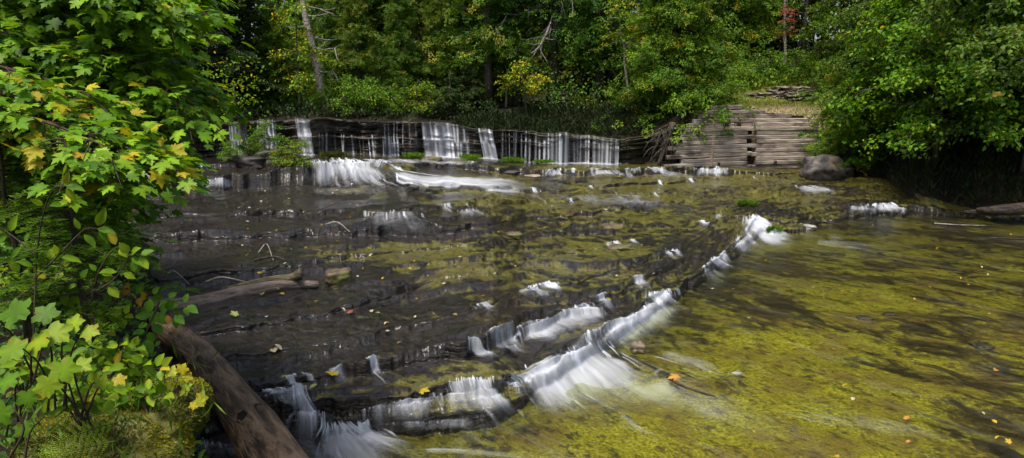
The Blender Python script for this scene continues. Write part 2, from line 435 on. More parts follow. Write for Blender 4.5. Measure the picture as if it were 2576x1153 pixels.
pyw = 1500 + (yb - 1500)[None] * np.linspace(0, 1, wr)[:, None]
W2 = onz(np.broadcast_to(PX[wc], pyw.shape), pyw, 0.0)
W2[..., 2] = .022 + .012 * (fbm(W2[..., 0] * 1.2, W2[..., 1] * 1.2, 3) - .5)
o = link('water', mesh('water', W2, grid_faces(wr, len(wc)), M_WATER,
    {'flow': np.stack([W2[..., 0] * .8 + W2[..., 1] * .6, -W2[..., 0] * .6 + W2[..., 1] * .8, W2[..., 2]], -1).reshape(-1, 3)}))
tag(o, 'clear shallow water over the lower pool', kind='structure')

# ------------------------------------------------------------------ the upper rock ledge (strata), from the left bank to the timber wall
LIP = line([(-560, 330), (300, 322), (480, 316), (560, 312), (600, 308), (700, 303), (800, 300), (870, 302), (960, 307), (1060, 310), (1160, 318), (1220, 325), (1300, 328), (1360, 333), (1450, 340), (1500, 345), (1560, 350), (1620, 342), (1700, 320), (3140, 320)], 2.6, 21, 5)
LX = np.arange(240, 1716, 2.6)
lb = backpt(LX); lip_z = H + (lb[:, 1] + .35) * ((lambda d: d[2] / d[1])(ray(LX, col(LIP, LX))))
NV = 90
vv = np.linspace(0, 1, NV)
tier = np.exp(-((LX - 960) / 260) ** 4)                  # two-tiered part
wall = np.empty((NV, len(LX), 3))
su = LX / 46.0
lays = np.array([0, .10, .19, .26, .36, .45, .52, .60, .68, .76, .83, .90, .95, 1.0001])
for i, v in enumerate(vv):
    vw = v + .05 * (fbm(su * .5, v * 3 + 3, 3) - .5)
    k = int(np.clip(np.searchsorted(lays, v, 'right') - 1, 0, 12))
    kk = np.clip(np.searchsorted(lays, vw, 'right') - 1, 0, 12)
    inl = (vw - lays[kk]) / (lays[np.minimum(kk + 1, 13)] - lays[kk])
    offs = .52 * (vn(su * .9 + kk * 9.1, kk * 4.7) - .5) + .16 * (vn(su * 3.1 + kk * 5.3, kk * 2.2) - .5)
    offs += .08 * (sstep(0, .12, inl) - sstep(.86, 1, inl) - .5)
    cave = .34 * sstep(.02, .12, v) * (1 - sstep(.40, .62, v))
    up = tier * .55 * sstep(.50, .58, vw) + .10 * v
    lipout = -.12 * sstep(.86, .93, v)
    dY = .10 + cave + up + offs * (.5 + .5 * sstep(0, .1, v)) + lipout
    sc_ = 1 + dY / np.hypot(lb[:, 0], lb[:, 1])
    wall[i, :, 0] = lb[:, 0] * sc_; wall[i, :, 1] = lb[:, 1] * sc_
    wall[i, :, 2] = (lb[:, 2] - .06) + (lip_z - lb[:, 2] + .06) * v
wall[..., 2] += .03 * (fbm(wall[..., 0] * 3, wall[..., 2] * 3 + wall[..., 1], 3) - .5) * (vv[:, None] > .02)
top = wall[-1].copy()
back = []
for d, u in ((.25, .0), (.8, -.02), (2.0, -.10)):
    s_ = 1 + d / np.hypot(top[:, 0], top[:, 1])
    b_ = top.copy(); b_[:, :2] *= s_[:, None]; b_[:, 2] += u + .02 * (vn(su * 2, d) - .5); back.append(b_)
wallv = np.concatenate([wall, np.array(back)])
al = np.zeros(wallv.shape[:2]); al[-4:] = .2
al += .45 * sstep(.55, .7, fbm(wallv[..., 0] * .8, wallv[..., 2] * 2, 3)) * sstep(1150, 1300, LX)[None]
def ledgemat():
    m, nt, out = newmat('ledge_rock')
    g = N(nt, 'ShaderNodeNewGeometry').outputs['Position']
    al_ = N(nt, 'ShaderNodeAttribute', attribute_name='algae').outputs['Fac']
    n1 = Noise(nt, VMul(nt, g, (1.2, 1.2, 9.0)), 1.6, 6, .65, .3); n2 = Noise(nt, g, 7.0, 5, .6); n3 = Noise(nt, g, 28., 3)
    c = Mix(nt, Ramp(nt, n1, .36, .66), (.012, .009, .007), (.105, .080, .060))
    c = Mix(nt, Ramp(nt, n2, .56, .72), c, (.10, .075, .055))
    c = Mix(nt, Mth(nt, 'MULTIPLY', al_, Ramp(nt, n3, .3, .6)), c, (.08, .085, .018))
    b = N(nt, 'ShaderNodeBump', {'Height': Mth(nt, 'ADD', n1, Mth(nt, 'MULTIPLY', n2, .6)), 'Strength': .9, 'Distance': .06})
    p = N(nt, 'ShaderNodeBsdfPrincipled', {'Base Color': c, 'Roughness': .38, 'Normal': b.outputs[0]})
    nt.links.new(p.outputs[0], out.inputs[0])
    return m
M_LEDGE = ledgemat()
o = link('rock_ledge', mesh('rock_ledge', wallv, grid_faces(len(wallv), len(LX)), M_LEDGE, {'algae': al.ravel()}))
tag(o, 'dark layered rock ledge of the upper falls', kind='structure')
def wallpt(px, v):
    """front of the ledge at a column, v = 0 foot .. 1 lip"""
    px = np.asarray(px, float); i = np.clip((px - LX[0]) / 2.6, 0, len(LX) - 1.01)
    j = np.clip(np.asarray(v, float) * (NV - 1), 0, NV - 1.01)
    i, j = np.broadcast_arrays(i, j)
    a, b = i.astype(int), j.astype(int); f, g = (i - a)[..., None], (j - b)[..., None]
    return (wall[b, a] * (1 - f) + wall[b, a + 1] * f) * (1 - g) + (wall[b + 1, a] * (1 - f) + wall[b + 1, a + 1] * f) * g

# ------------------------------------------------------------------ ground behind: banks, plateau and hill
lz = np.interp(PX, LX, lip_z)
crib_top = np.interp(PX, [1600, 1700, 1800, 2060, 2140], [2.0, 2.7, 2.86, 2.0, 1.2])
RUNS = 10
def prof(px_ctrl):  # control columns: runs and heights
    return px_ctrl
ctrl = {  # px: [(run, z)...]; strings are filled from the column ('b' foot, 'l' lip, 'c' timber top)
 -560: [(0, 'b'), (.8, 1.5), (2, 2.2), (3.5, 2.5), (5, 2.7), (9, 3.1), (15, 3.6), (30, 5), (60, 7), (140, 12)],
 300:  [(0, 'b'), (.95, 'l'), (2, 'l'), (3.2, 2.45), (5, 2.6), (9, 2.9), (15, 3.4), (30, 4.6), (60, 7), (140, 12)],
 600:  [(.6, 'b'), (1.3, 'l'), (2, 'l'), (3.2, 'l'), (5, 2.55), (9, 2.8), (15, 3.2), (30, 4.6), (60, 7), (140, 12)],
 1200: [(.6, 'b'), (1.3, 'l'), (2, 'l'), (3.2, 2.35), (5, 2.6), (9, 2.85), (15, 3.2), (30, 4.6), (60, 7), (140, 12)],
 1400: [(.5, 'b'), (1.1, 'l'), (1.7, 'l'), (3, 2.35), (4.6, 2.98), (9, 3.05), (15, 3.3), (30, 4.6), (60, 7), (140, 12)],
 1600: [(.5, 'b'), (1.1, 'l'), (1.8, 2.3), (3, 2.75), (4.4, 3.0), (8, 3.1), (14, 3.8), (30, 5.5), (60, 8), (140, 13)],
 1720: [(.3, 'b'), (.75, 'c'), (1.8, 2.86), (3, 2.98), (4.5, 3.02), (8, 3.4), (14, 4.6), (30, 7.0), (60, 9), (140, 14)],
 2000: [(.3, 'b'), (.75, 'c'), (2.2, 2.72), (3.4, 3.02), (4.6, 3.06), (7, 3.9), (12, 5.1), (30, 7.5), (60, 10), (140, 15)],
 2100: [(.2, 'b'), (.8, 'c'), (2.2, 2.4), (3.4, 2.9), (4.6, 3.1), (7, 3.9), (12, 5.1), (30, 7.5), (60, 10), (140, 15)],
 2250: [(0, 'b'), (.9, 1.0), (2, 1.6), (3.4, 2.3), (4.8, 2.9), (8, 3.7), (14, 4.9), (30, 7.5), (60, 10), (140, 15)],
 3140: [(0, 'b'), (.9, .9), (2, 1.5), (3.4, 2.2), (4.8, 2.8), (8, 3.7), (14, 4.9), (30, 7.5), (60, 10), (140, 15)],
}
cx_ = sorted(ctrl)
def res(v, c): return {'b': ZB[c] - .12, 'l': lz[c] - .07, 'c': crib_top[c] - .05}.get(v, v) if isinstance(v, str) else v
RUN = np.empty((RUNS, NC)); GZ = np.empty((RUNS, NC))
for c in range(NC):
    rr_ = [np.interp(PX[c], cx_, [ctrl[k][i][0] for k in cx_]) for i in range(RUNS)]
    zz_ = [np.interp(PX[c], cx_, [res(ctrl[k][i][1], c) for k in cx_]) for i in range(RUNS)]
    RUN[:, c], GZ[:, c] = rr_, zz_
RUN[1:] = np.array([smooth1(r_, 15) for r_ in RUN[1:]]); GZ[1:] = np.array([smooth1(z_, 15) for z_ in GZ[1:]])
NG = 130
ug = np.concatenate([np.linspace(0, 6, 90), np.linspace(6, 9, 41)[1:]])
GR = np.empty((NG, NC)); GH = np.empty((NG, NC))
for c in range(NC):
    GR[:, c] = np.interp(ug, np.arange(RUNS), RUN[:, c]); GH[:, c] = np.interp(ug, np.arange(RUNS), GZ[:, c])
Db = np.hypot(WB[:, 0], WB[:, 1])
G = np.empty((NG, NC, 3))
G[..., 0] = WB[None, :, 0] * (1 + GR / Db); G[..., 1] = WB[None, :, 1] * (1 + GR / Db); G[..., 2] = GH
G[..., 2] += .16 * (fbm(G[..., 0] * .8, G[..., 1] * .8, 4) - .5) * sstep(.5, 2.5, GR)
def groundz(px, D):
    """ground height on the column px at ground distance D from the camera foot"""
    c = int(np.clip(round((px - PX[0]) / 3.6), 0, NC - 1))
    return float(np.interp(D - Db[c], GR[:, c], G[:, c, 2]))
grass_m = sstep(1430, 1560, PX)[None] * (1 - sstep(2075, 2110, PX))[None] * sstep(2.4, 4.4, GR) * (1 - .6 * sstep(16, 25, GR))
earth_m = sstep(1720, 1790, PX)[None] * (1 - sstep(2090, 2130, PX))[None] * (1 - sstep(2.2, 3.4, GR))
def groundmat():
    m, nt, out = newmat('forest_ground')
    g = N(nt, 'ShaderNodeNewGeometry').outputs['Position']
    ga = N(nt, 'ShaderNodeAttribute', attribute_name='grass').outputs['Fac']; ea = N(nt, 'ShaderNodeAttribute', attribute_name='earth').outputs['Fac']
    n1 = Noise(nt, g, 2.4, 5, .6); n2 = Noise(nt, g, 14, 4, .6)
    c = Mix(nt, Ramp(nt, n2, .35, .65), (.007, .005, .0035), (.024, .016, .009))  # soil coloured extra dark to carry the shade of the trees
    c = Mix(nt, Ramp(nt, n1, .55, .68), c, (.035, .045, .012))
    e = Mix(nt, Ramp(nt, n2, .3, .7), (.20, .14, .085), (.38, .29, .18))
    gr = Mix(nt, Ramp(nt, n2, .3, .7), (.10, .115, .022), (.20, .19, .05))
    c = Mix(nt, ea, c, e); c = Mix(nt, Mth(nt, 'MULTIPLY', ga, Ramp(nt, n1, .30, .5)), c, gr)
    b = N(nt, 'ShaderNodeBump', {'Height': n2, 'Strength': .8, 'Distance': .08})
    p = N(nt, 'ShaderNodeBsdfPrincipled', {'Base Color': c, 'Roughness': .9, 'Normal': b.outputs[0], 'Specular IOR Level': .2})
    nt.links.new(p.outputs[0], out.inputs[0])
    return m
M_GROUND = groundmat()
o = link('ground', mesh('ground', G, grid_faces(NG, NC), M_GROUND, {'grass': grass_m.ravel(), 'earth': earth_m.ravel()}))
tag(o, 'forest floor, grassy bank and hill behind the falls', kind='structure')

# ------------------------------------------------------------------ flowing white water
def foammat():
    m, nt, out = newmat('white_water')
    fl = N(nt, 'ShaderNodeAttribute', attribute_name='flow').outputs['Vector']
    en = N(nt, 'ShaderNodeAttribute', attribute_name='env').outputs['Fac']
    n1 = Noise(nt, VMul(nt, fl, (1.0, .55, 1.0)), 1.0, 3, .55, .25)
    n2 = Noise(nt, VMul(nt, fl, (.23, .35, 1.0)), 1.0, 2, .5)
    n = Mth(nt, 'ADD', Mth(nt, 'MULTIPLY', n1, .62), Mth(nt, 'MULTIPLY', n2, .38))
    n = Mth(nt, 'ADD', Mth(nt, 'MULTIPLY', Mth(nt, 'SUBTRACT', n, .5), 2.0), .5)
    a = Ramp(nt, Mth(nt, 'ADD', Mth(nt, 'MULTIPLY', n, .42), Mth(nt, 'MULTIPLY', en, .62)), .22, 1.04)
    a = Mth(nt, 'MULTIPLY', Mth(nt, 'MULTIPLY', a, .84), Mth(nt, 'MULTIPLY', en, 1.8, clamp=True))
    b = N(nt, 'ShaderNodeBump', {'Height': n1, 'Strength': .5, 'Distance': .05})
    d = N(nt, 'ShaderNodeBsdfPrincipled', {'Base Color': (.90, .93, 1.0, 1), 'Roughness': .55, 'Specular IOR Level': .3, 'Normal': b.outputs[0]})
    t = N(nt, 'ShaderNodeBsdfTranslucent', {'Color': (.90, .93, 1.0, 1)})
    dt = N(nt, 'ShaderNodeMixShader', {0: .35, 1: d.outputs[0], 2: t.outputs[0]})
    tr = N(nt, 'ShaderNodeBsdfTransparent')
    x_ = N(nt, 'ShaderNodeMixShader', {0: a, 1: tr.outputs[0], 2: dt.outputs[0]})
    nt.links.new(x_.outputs[0], out.inputs[0])
    return m
M_FOAM = foammat()

def row(pts, n):
    p = np.array(pts, float)
    s = np.concatenate([[0], np.cumsum(np.hypot(*np.diff(p, axis=0).T))]); s /= s[-1]
    u = np.linspace(0, 1, n)
    return np.stack([np.interp(u, s, p[:, 0]), np.interp(u, s, p[:, 1])], -1)
_flowseed = [0.0]
def flowcoords(P, fu):
    du = np.linalg.norm(np.diff(P, axis=1), axis=-1).mean(0); U = np.concatenate([[0], np.cumsum(du)])
    dv = np.linalg.norm(np.diff(P, axis=0), axis=-1).mean(1); V = np.concatenate([[0], np.cumsum(dv)])
    _flowseed[0] += 13.7
    return np.stack([np.broadcast_to(U * fu + _flowseed[0], P.shape[:2]), np.broadcast_to((V * 1.0)[:, None], P.shape[:2]), np.full(P.shape[:2], _flowseed[0])], -1)

def cascade(label, rows, env, fu=9.0, lift=.025, thick=.03, group=None, name='cascade', edge=.18, cat='cascade', rag=.25, dens=2.8, wid=1.0, sheet=.82):
    """rows: picture polylines from the top of the flow to its end, each lying on the rock bed"""
    nu = int(max(10, max(np.hypot(*(np.array(r_[-1]) - np.array(r_[0]))) for r_ in rows) / 3.2)); nu = min(nu, 170)
    k = len(rows); L = sum(abs(np.mean(np.array(rows[i + 1]), 0) - np.mean(np.array(rows[i]), 0)).max() for i in range(k - 1))
    nv = int(min(120, max(8, L / 3.0)))
    RR = np.array([row(r_, nu) for r_ in rows])
    t = np.linspace(0, k - 1, nv); Q = np.empty((nv, nu, 2))
    for a in range(nu):
        Q[:, a, 0] = np.interp(t, range(k), RR[:, a, 0]); Q[:, a, 1] = np.interp(t, range(k), RR[:, a, 1])
    E = np.interp(t, range(k), env)[:, None] * np.ones(nu)[None]
    u = np.linspace(0, 1, nu)
    P = bedpt(Q[..., 0], Q[..., 1])
    fc = flowcoords(P, fu)
    E = E * (1 - rag + rag * 2 * vn(fc[..., 0] * .35, fc[..., 1] * .6))
    ju = fc[..., 0] * .45; tn = (t / (k - 1))[:, None]
    e0 = edge * (.45 + 1.3 * vn(fc[..., 1] * 1.7 + 3, tn * 4)); e1 = edge * (.45 + 1.3 * vn(fc[..., 1] * 1.7 + 9, tn * 4 + 7))
    E *= sstep(0, 1, u[None] / e0) * sstep(0, 1, (1 - u)[None] / e1)
    st_ = .16 * vn(ju * 1.3, 0 * ju + 2.2); en_ = .72 + .28 * vn(ju * .8, 0 * ju + 7.7)
    E *= sstep(0, .07, tn - st_) * (1 - sstep(en_ * .45, en_, tn) * (1 if env[-1] < .35 else .3))
    # smooth the sheet so it pours over the steps, keep it proud of the rock
    Z = P.copy()
    for _ in range(3):
        Z[1:-1] = (Z[:-2] + Z[1:-1] * 2 + Z[2:]) / 4
    Z[..., 2] = np.maximum(Z[..., 2], P[..., 2])
    th = thick * (vn(fc[..., 0] * .5, fc[..., 1] * 1.2) * .8 + .3) * np.clip(E, 0, 1)
    Z[..., 2] += lift + th
    Z[..., 1] -= lift * .9 + th * .5
    # silk threads drawn along the flow over that sheet
    lipw = max(np.hypot(*(np.array(r_[-1]) - np.array(r_[0]))) for r_ in rows)
    ns = int(np.clip(lipw / dens, 5, 150)); m_ = int(np.clip(L / 3.2, 10, 70)); cp = np.array([-1, -.5, 0, .5, 1.0])
    u0 = np.clip(rng.random(ns) * 1.04 - .02, 0, 1)
    clump = .35 + .9 * vn(u0 * lipw / 26 + _flowseed[0], u0 * 0 + 1.1)
    lipq = rng.random(ns) < .66; v0 = np.where(lipq, .02 + .10 * rng.random(ns), rng.random(ns) * .6); ln = np.where(lipq, rng.uniform(.16, .42, ns), (1 - v0) * rng.uniform(.4, 1.0, ns))
    tv = np.linspace(0, 1, m_); V = v0[:, None] + ln[:, None] * tv[None]
    wx = (rng.uniform(1.4, 5.2, ns) ** 1.0 * wid)[:, None] * (.55 + 2.6 * V ** 1.2)
    U = np.clip(u0[:, None] + rng.normal(size=(ns, 1)) * .05 * V + .012 * (vn(V * 5 + u0[:, None] * 60, u0[:, None] * 31) - .5), 0, 1)
    kk = V * (k - 1); i0 = np.minimum(kk.astype(int), k - 2); f0 = (kk - i0)[..., None]
    ui = U * (nu - 1); a0 = np.minimum(ui.astype(int), nu - 2); fa = (ui - a0)[..., None]
    ctr = lambda ii: RR[ii, a0] * (1 - fa) + RR[ii, a0 + 1] * fa
    C = ctr(i0) * (1 - f0) + ctr(i0 + 1) * f0
    T = np.gradient(C, axis=1); T /= np.linalg.norm(T, axis=-1, keepdims=True) + 1e-6
    nrm2 = np.stack([-T[..., 1], T[..., 0]], -1)
    PXY = C[:, :, None] + nrm2[:, :, None] * (wx[..., None, None] * cp[None, None, :, None])
    S3 = bedpt(PXY[..., 0], PXY[..., 1]); B3 = S3.copy()
    for _ in range(3): S3[:, 1:-1] = (S3[:, :-2] + 2 * S3[:, 1:-1] + S3[:, 2:]) / 4
    S3[..., 2] = np.maximum(S3[..., 2], B3[..., 2])
    eb = np.interp(V, np.linspace(0, 1, k), env)
    am = (clump * rng.uniform(.30, 1.0, ns) ** 1.2 * np.where(lipq, 1.0, .55))[:, None] * eb * sstep(0, .10, tv)[None] * (1 - sstep(.35, 1.0, tv))[None] * (1.12 - .35 * V)
    S3[..., 2] += (lift + .012 + thick * .5 * np.clip(am, 0, 1))[..., None] - .004 * np.abs(cp)
    S3[..., 1] -= lift * .9 + .012
    ev = am[..., None] * (1 - cp ** 2)[None, None] * 1.35
    sv_ = np.cumsum(np.concatenate([np.zeros((ns, 1)), np.linalg.norm(np.diff(S3[:, :, 2], axis=1), axis=-1)], 1), 1)
    fl3 = np.stack([np.broadcast_to((u0 * 40 + _flowseed[0])[:, None, None] + cp * .3, ev.shape), np.broadcast_to(sv_[..., None] * 1.2, ev.shape), np.full(ev.shape, 3.3)], -1)
    gf = grid_faces(m_, 5); nvs = m_ * 5
    F3 = (gf[None] + (np.arange(ns) * nvs)[:, None, None]).reshape(-1, 4) + nv * nu
    me = mesh(name, np.concatenate([Z.reshape(-1, 3), S3.reshape(-1, 3)]), [grid_faces(nv, nu), F3], M_FOAM,
        {'flow': np.concatenate([fc.reshape(-1, 3), fl3.reshape(-1, 3)]), 'env': np.concatenate([np.clip(E * sheet, 0, 1.2).ravel(), np.clip(ev, 0, 1.25).ravel()])})
    return tag(link(name, me), label, cat, group)

def waterfall(label, x0, x1, env=.9, fu=13.0, v0=1.0, v1=0.0, skew=0.0, out=.10, group='waterfalls of the upper ledge', base=.35, sp=8.0, dens=None):
    """a curtain pouring over the ledge between two columns, with a foot spreading on the bed"""
    nu = int(max(8, (x1 - x0) / 1.0)); nv = 46
    xs = np.linspace(x0, x1, nu); P = np.empty((nv, nu, 3)); E = np.ones((nv, nu)) * env
    ts = np.linspace(0, 1, nv)
    vs = v0 + (v1 - v0) * np.clip((ts - .10) / .78, 0, 1)
    wp = np.array([wallpt(xs + skew * (v0 - v), v) for v in vs])
    D = np.hypot(wp[..., 0], wp[..., 1])
    # the sheet never goes back under the rock above it
    Dm = np.minimum.accumulate(D, axis=0)
    Dm = .65 * Dm + .35 * np.minimum(D + 0.05, Dm + .25)
    for _ in range(2): Dm[1:-1] = (Dm[:-2] + Dm[1:-1] * 2 + Dm[2:]) / 4
    Dm = np.minimum(Dm, D) - .05 - out * ts[:, None] ** 1.5 - .03 * vn(xs[None] * .22, ts[:, None] * 1.5)
    P[..., :2] = wp[..., :2] * (Dm / D)[..., None]; P[..., 2] = wp[..., 2] + .03
    lipn = ts < .10
    for i in np.where(lipn)[0]:
        back_ = .45 * (1 - ts[i] / .10)
        P[i, :, :2] *= (1 + back_ / D[i])[:, None]; P[i, :, 2] += .015
    nf = ts > .88
    for i in np.where(nf)[0]:
        f = (ts[i] - .88) / .12
        P[i, :, :2] *= (1 - (.55 * f) / D[i])[:, None]; P[i, :, 2] = P[i, :, 2] * (1 - f) + (np.maximum(ZBx(xs) + .05, 0)) * f + .02 * f
        E[i] *= np.interp(f, [0, .3, 1], [1.05, 1.15, 0])
    E *= np.interp(ts, [0, .08, .18, .85, .92, 1], [.05, .45, .95, 1, .9, .5])[:, None]
    u = np.linspace(0, 1, nu); E *= (sstep(0, .06, u) * sstep(0, .06, 1 - u))[None]
    S = np.zeros((nv, nu)); c_ = x0 + rng.random() * sp
    while c_ < x1:
        wd = sp * rng.uniform(.16, .36) * (.55 if base < .2 else 1); am = rng.uniform(.35, 1.1); t0 = rng.random() ** 2 * .35; dr = rng.normal() * sp * .25
        cc = c_ + dr * ts; S = np.maximum(S, am * np.exp(-((xs[None] - cc[:, None]) / (wd * (1 + .5 * ts))[:, None]) ** 2) * sstep(t0 - .05, t0 + .05, ts)[:, None])
        c_ += sp * rng.uniform(.55, 1.5)
    if x1 < 1245 and v0 > .9 and v1 < .1:
        tb_ = .42 + .10 * vn(xs * .06, xs * 0 + 5); w_ = sstep(-.04, .05, ts[:, None] - tb_[None])
        sh = rng.permutation(max(2, nu // 7)); S2 = np.roll(S, int(sp * .6), 1) * (.55 + .6 * vn(xs * .22, xs * 0 + 8.8))[None]
        S = S * (1 - w_) * (.5 + .9 * vn(xs * .16, xs * 0 + 2.8))[None] + S2 * w_ + .25 * np.exp(-((ts[:, None] - tb_[None]) / .05) ** 2)
    E *= base + (1.1 - base) * S
    if dens is not None: E *= np.interp(u, np.linspace(0, 1, len(dens)), dens)[None]
    fc = flowcoords(P, fu); fc[..., 1] *= .30
    E *= .75 + .4 * vn(fc[..., 0] * .33, fc[..., 1] * .1)
    E[ts > .9] *= 1.1
    me = mesh('waterfall', P, grid_faces(nv, nu), M_FOAM, {'flow': fc.reshape(-1, 3), 'env': np.clip(E, 0, 1.25).ravel()})
    return tag(link('waterfall', me), label, 'waterfall', group)
def ZBx(x_): return np.interp(x_, PX, WB[:, 2])

waterfall('broad white fall half hidden behind the left foliage', 580, 628, .92, base=.5)
waterfall('short pale fall behind the shrubs on the rocky islet', 650, 703, .85, fu=10, base=.35)
waterfall('narrow bright fall dropping just right of the islet shrubs', 746, 784, 1.08, fu=9, skew=10, base=.42, sp=11)
waterfall('row of hair-thin trickles across the dark recess', 800, 955, .78, fu=16, v0=.62, base=.10, sp=13)
waterfall('small veil below the second step, left of the widest tiered fall', 962, 1006, .92, v0=.55, fu=14, base=.40, sp=7)
waterfall('faint trickles on the upper step above the small veil', 965, 1052, .75, v0=1., v1=.55, fu=14, base=.10, sp=11)
waterfall('thick tiered fall tumbling over two rock steps above green moss', 1058, 1140, 1.12, fu=9, skew=8, base=.50, sp=13)
waterfall('thinner stepped fall joined to the right of the thick tiered fall', 1134, 1180, .95, fu=12, skew=6, base=.3, sp=10)
waterfall('slanting single fall that bends right down the rock', 1202, 1240, 1.1, fu=8, skew=14, base=.5, sp=12)
waterfall('sparse dripping threads right of the slanting fall', 1256, 1330, .85, fu=15, base=.06, sp=11)
waterfall('wide curtain of separate white strands over the overhang', 1316, 1488, 1.0, fu=11, out=.2, base=.30, sp=9, dens=[.75, .8, .9, .95, 1.1, 1, 1, .95])
waterfall('short dense curtain at the far right end of the ledge', 1486, 1558, 1.02, fu=12, out=.2, base=.38, sp=9)

RP = 'cascades on the stepped rock bed'
cas = lambda label, rows, env, **k: cascade(label, rows, env, group=RP, **k)
cas('white line of splash under the wide curtain', [[(1340, 408), (1555, 412)], [(1330, 413), (1565, 417)], [(1330, 420), (1570, 424)]], [.75, .9, .1], fu=8, dens=2.2)
cas('splash apron under the thick tiered fall', [[(1060, 388), (1180, 392)], [(1055, 397), (1195, 401)], [(1060, 408), (1180, 411)]], [.8, .8, .1], fu=8, dens=2.2)
cas('splash apron under the slanting fall', [[(1200, 394), (1246, 396)], [(1196, 400), (1262, 404)], [(1200, 410), (1280, 414)]], [.75, .75, .1], fu=8, dens=2.2)
cas('splash apron under the narrow fall by the islet', [[(748, 384), (790, 384)], [(745, 390), (800, 391)], [(755, 400), (840, 400)]], [.75, .7, .1], fu=8, dens=2.2)
cas('broad twin-tier cascade of white water below the islet', [[(762, 400), (850, 398), (945, 402)], [(758, 412), (850, 412), (985, 414)], [(764, 421), (860, 420), (965, 424)], [(765, 445), (860, 444), (985, 448)], [(755, 464), (860, 464), (1010, 466)], [(745, 478), (860, 484), (1080, 486)], [(800, 492), (900, 496), (1120, 492)]], [.7, 1.0, .95, 1.05, 1.12, .9, .3], fu=7)
cas('long white run of water sliding right from the twin-tier cascade', [[(960, 418), (1000, 434)], [(1010, 432), (1000, 462)], [(1100, 446), (1080, 482)], [(1200, 444), (1200, 484)], [(1290, 452), (1290, 488)], [(1370, 472), (1370, 492)], [(1440, 486), (1430, 496)]], [.6, .85, .85, .95, 1.0, .9, .3], fu=4, edge=.25)
cas('thin white lip of water above the twin-tier cascade', [[(900, 404), (1200, 408)], [(960, 414), (1195, 420)], [(1000, 424), (1190, 430)]], [.5, .62, .1], fu=10)
cas('small fringe cascade on the dark slab at left', [[(498, 452), (590, 450)], [(498, 462), (592, 460)], [(495, 474), (594, 472)], [(490, 488), (600, 486)]], [.55, .75, .85, .05], fu=9)
cas('cascade glimpsed through the drooping maple leaves', [[(312, 432), (390, 430)], [(312, 452), (388, 450)], [(330, 482), (400, 480)], [(330, 500), (420, 495)]], [.6, .85, .9, .1], fu=7)
cas('small bright spill in the middle of the thin rock shelf', [[(1380, 426), (1410, 426)], [(1376, 436), (1412, 436)], [(1372, 446), (1420, 446)], [(1370, 456), (1440, 456)]], [.8, .95, .95, .1], fu=10)
cas('slim spill right of the small bright spill', [[(1436, 425), (1446, 425)], [(1436, 436), (1446, 436)], [(1434, 446), (1450, 446)]], [.9, .95, .3], fu=10)
cas('low spread of spills below the dense right curtain', [[(1488, 428), (1545, 428)], [(1484, 438), (1560, 438)], [(1480, 446), (1580, 446)], [(1500, 456), (1600, 455)]], [.6, .8, .8, .05], fu=11)
cas('pair of short trickles left of the long diagonal run', [[(1588, 428), (1612, 428)], [(1588, 438), (1614, 438)], [(1584, 448), (1620, 448)]], [.75, .9, .1], fu=11)
cas('long diagonal white run in front of the timber wall', [[(1620, 425), (1640, 425)], [(1635, 434), (1665, 432)], [(1670, 446), (1710, 440)], [(1710, 456), (1745, 450)], [(1750, 462), (1790, 456)]], [.7, .95, .9, .8, .05], fu=4)
cas('double white curtain at the foot of the timber wall', [[(1744, 424), (1835, 424)], [(1742, 434), (1835, 432)], [(1740, 445), (1840, 440)], [(1740, 454), (1860, 450)]], [.75, .98, .9, .1], fu=10)
cas('broad pale slide on the right before the big boulder', [[(1990, 470), (2040, 468)], [(2010, 482), (2080, 476)], [(2030, 492), (2110, 486)], [(2060, 504), (2150, 496)]], [.6, .85, .8, .05], fu=6)
cas('bright spill into the far right corner of the pool', [[(2190, 514), (2240, 512)], [(2190, 526), (2262, 522)], [(2190, 538), (2285, 532)], [(2180, 546), (2315, 542)]], [.75, .98, .98, .1], fu=7)
cas('minor trickle left of the far right spill', [[(2130, 520), (2185, 514)], [(2130, 532), (2190, 528)], [(2120, 546), (2195, 544)]], [.6, .78, .1], fu=10)
cas('strong white chute curving out into the green pool', [[(1872, 540), (1896, 544)], [(1866, 566), (1930, 560)], [(1880, 592), (1965, 578)], [(1905, 615), (2010, 590)], [(1930, 632), (2075, 598)], [(1960, 646), (2150, 606)]], [.95, 1.15, 1.15, 1.1, .9, .3], fu=6, edge=.25, thick=.05)
cas('foamy fringe down the rock left of the strong chute', [[(1836, 620), (1880, 590)], [(1850, 640), (1905, 608)], [(1890, 660), (1950, 640)]], [.7, .8, .1], fu=8)
cas('small white spill with two prongs on the ledge corner', [[(1782, 652), (1800, 646)], [(1785, 668), (1818, 660)], [(1815, 682), (1850, 672)], [(1860, 692), (1920, 686)]], [.85, .98, .8, .05], fu=7)
cas('pale veil over the dark step on the upper slab', [[(918, 532), (1060, 534)], [(915, 552), (1065, 552)], [(905, 580), (1090, 576)], [(900, 600), (1130, 592)], [(900, 622), (1110, 614)]], [.42, .52, .5, .42, .05], fu=6, edge=.25)
cas('weak trickle right of the pale veil', [[(1145, 534), (1200, 530)], [(1150, 550), (1225, 545)], [(1160, 575), (1240, 565)]], [.55, .6, .05], fu=6)
cas('smooth grey sheet gliding across the middle of the slab', [[(1400, 492), (1600, 488)], [(1430, 510), (1650, 508)], [(1480, 530), (1720, 528)], [(1560, 548), (1840, 556)]], [.2, .38, .34, .05], fu=3, edge=.3)
cas('upper spill at the top end of the long diagonal ledge', [[(1625, 738), (1680, 728)], [(1622, 758), (1690, 748)], [(1640, 778), (1715, 764)], [(1665, 800), (1760, 786)]], [.75, .98, .95, .1], fu=8)
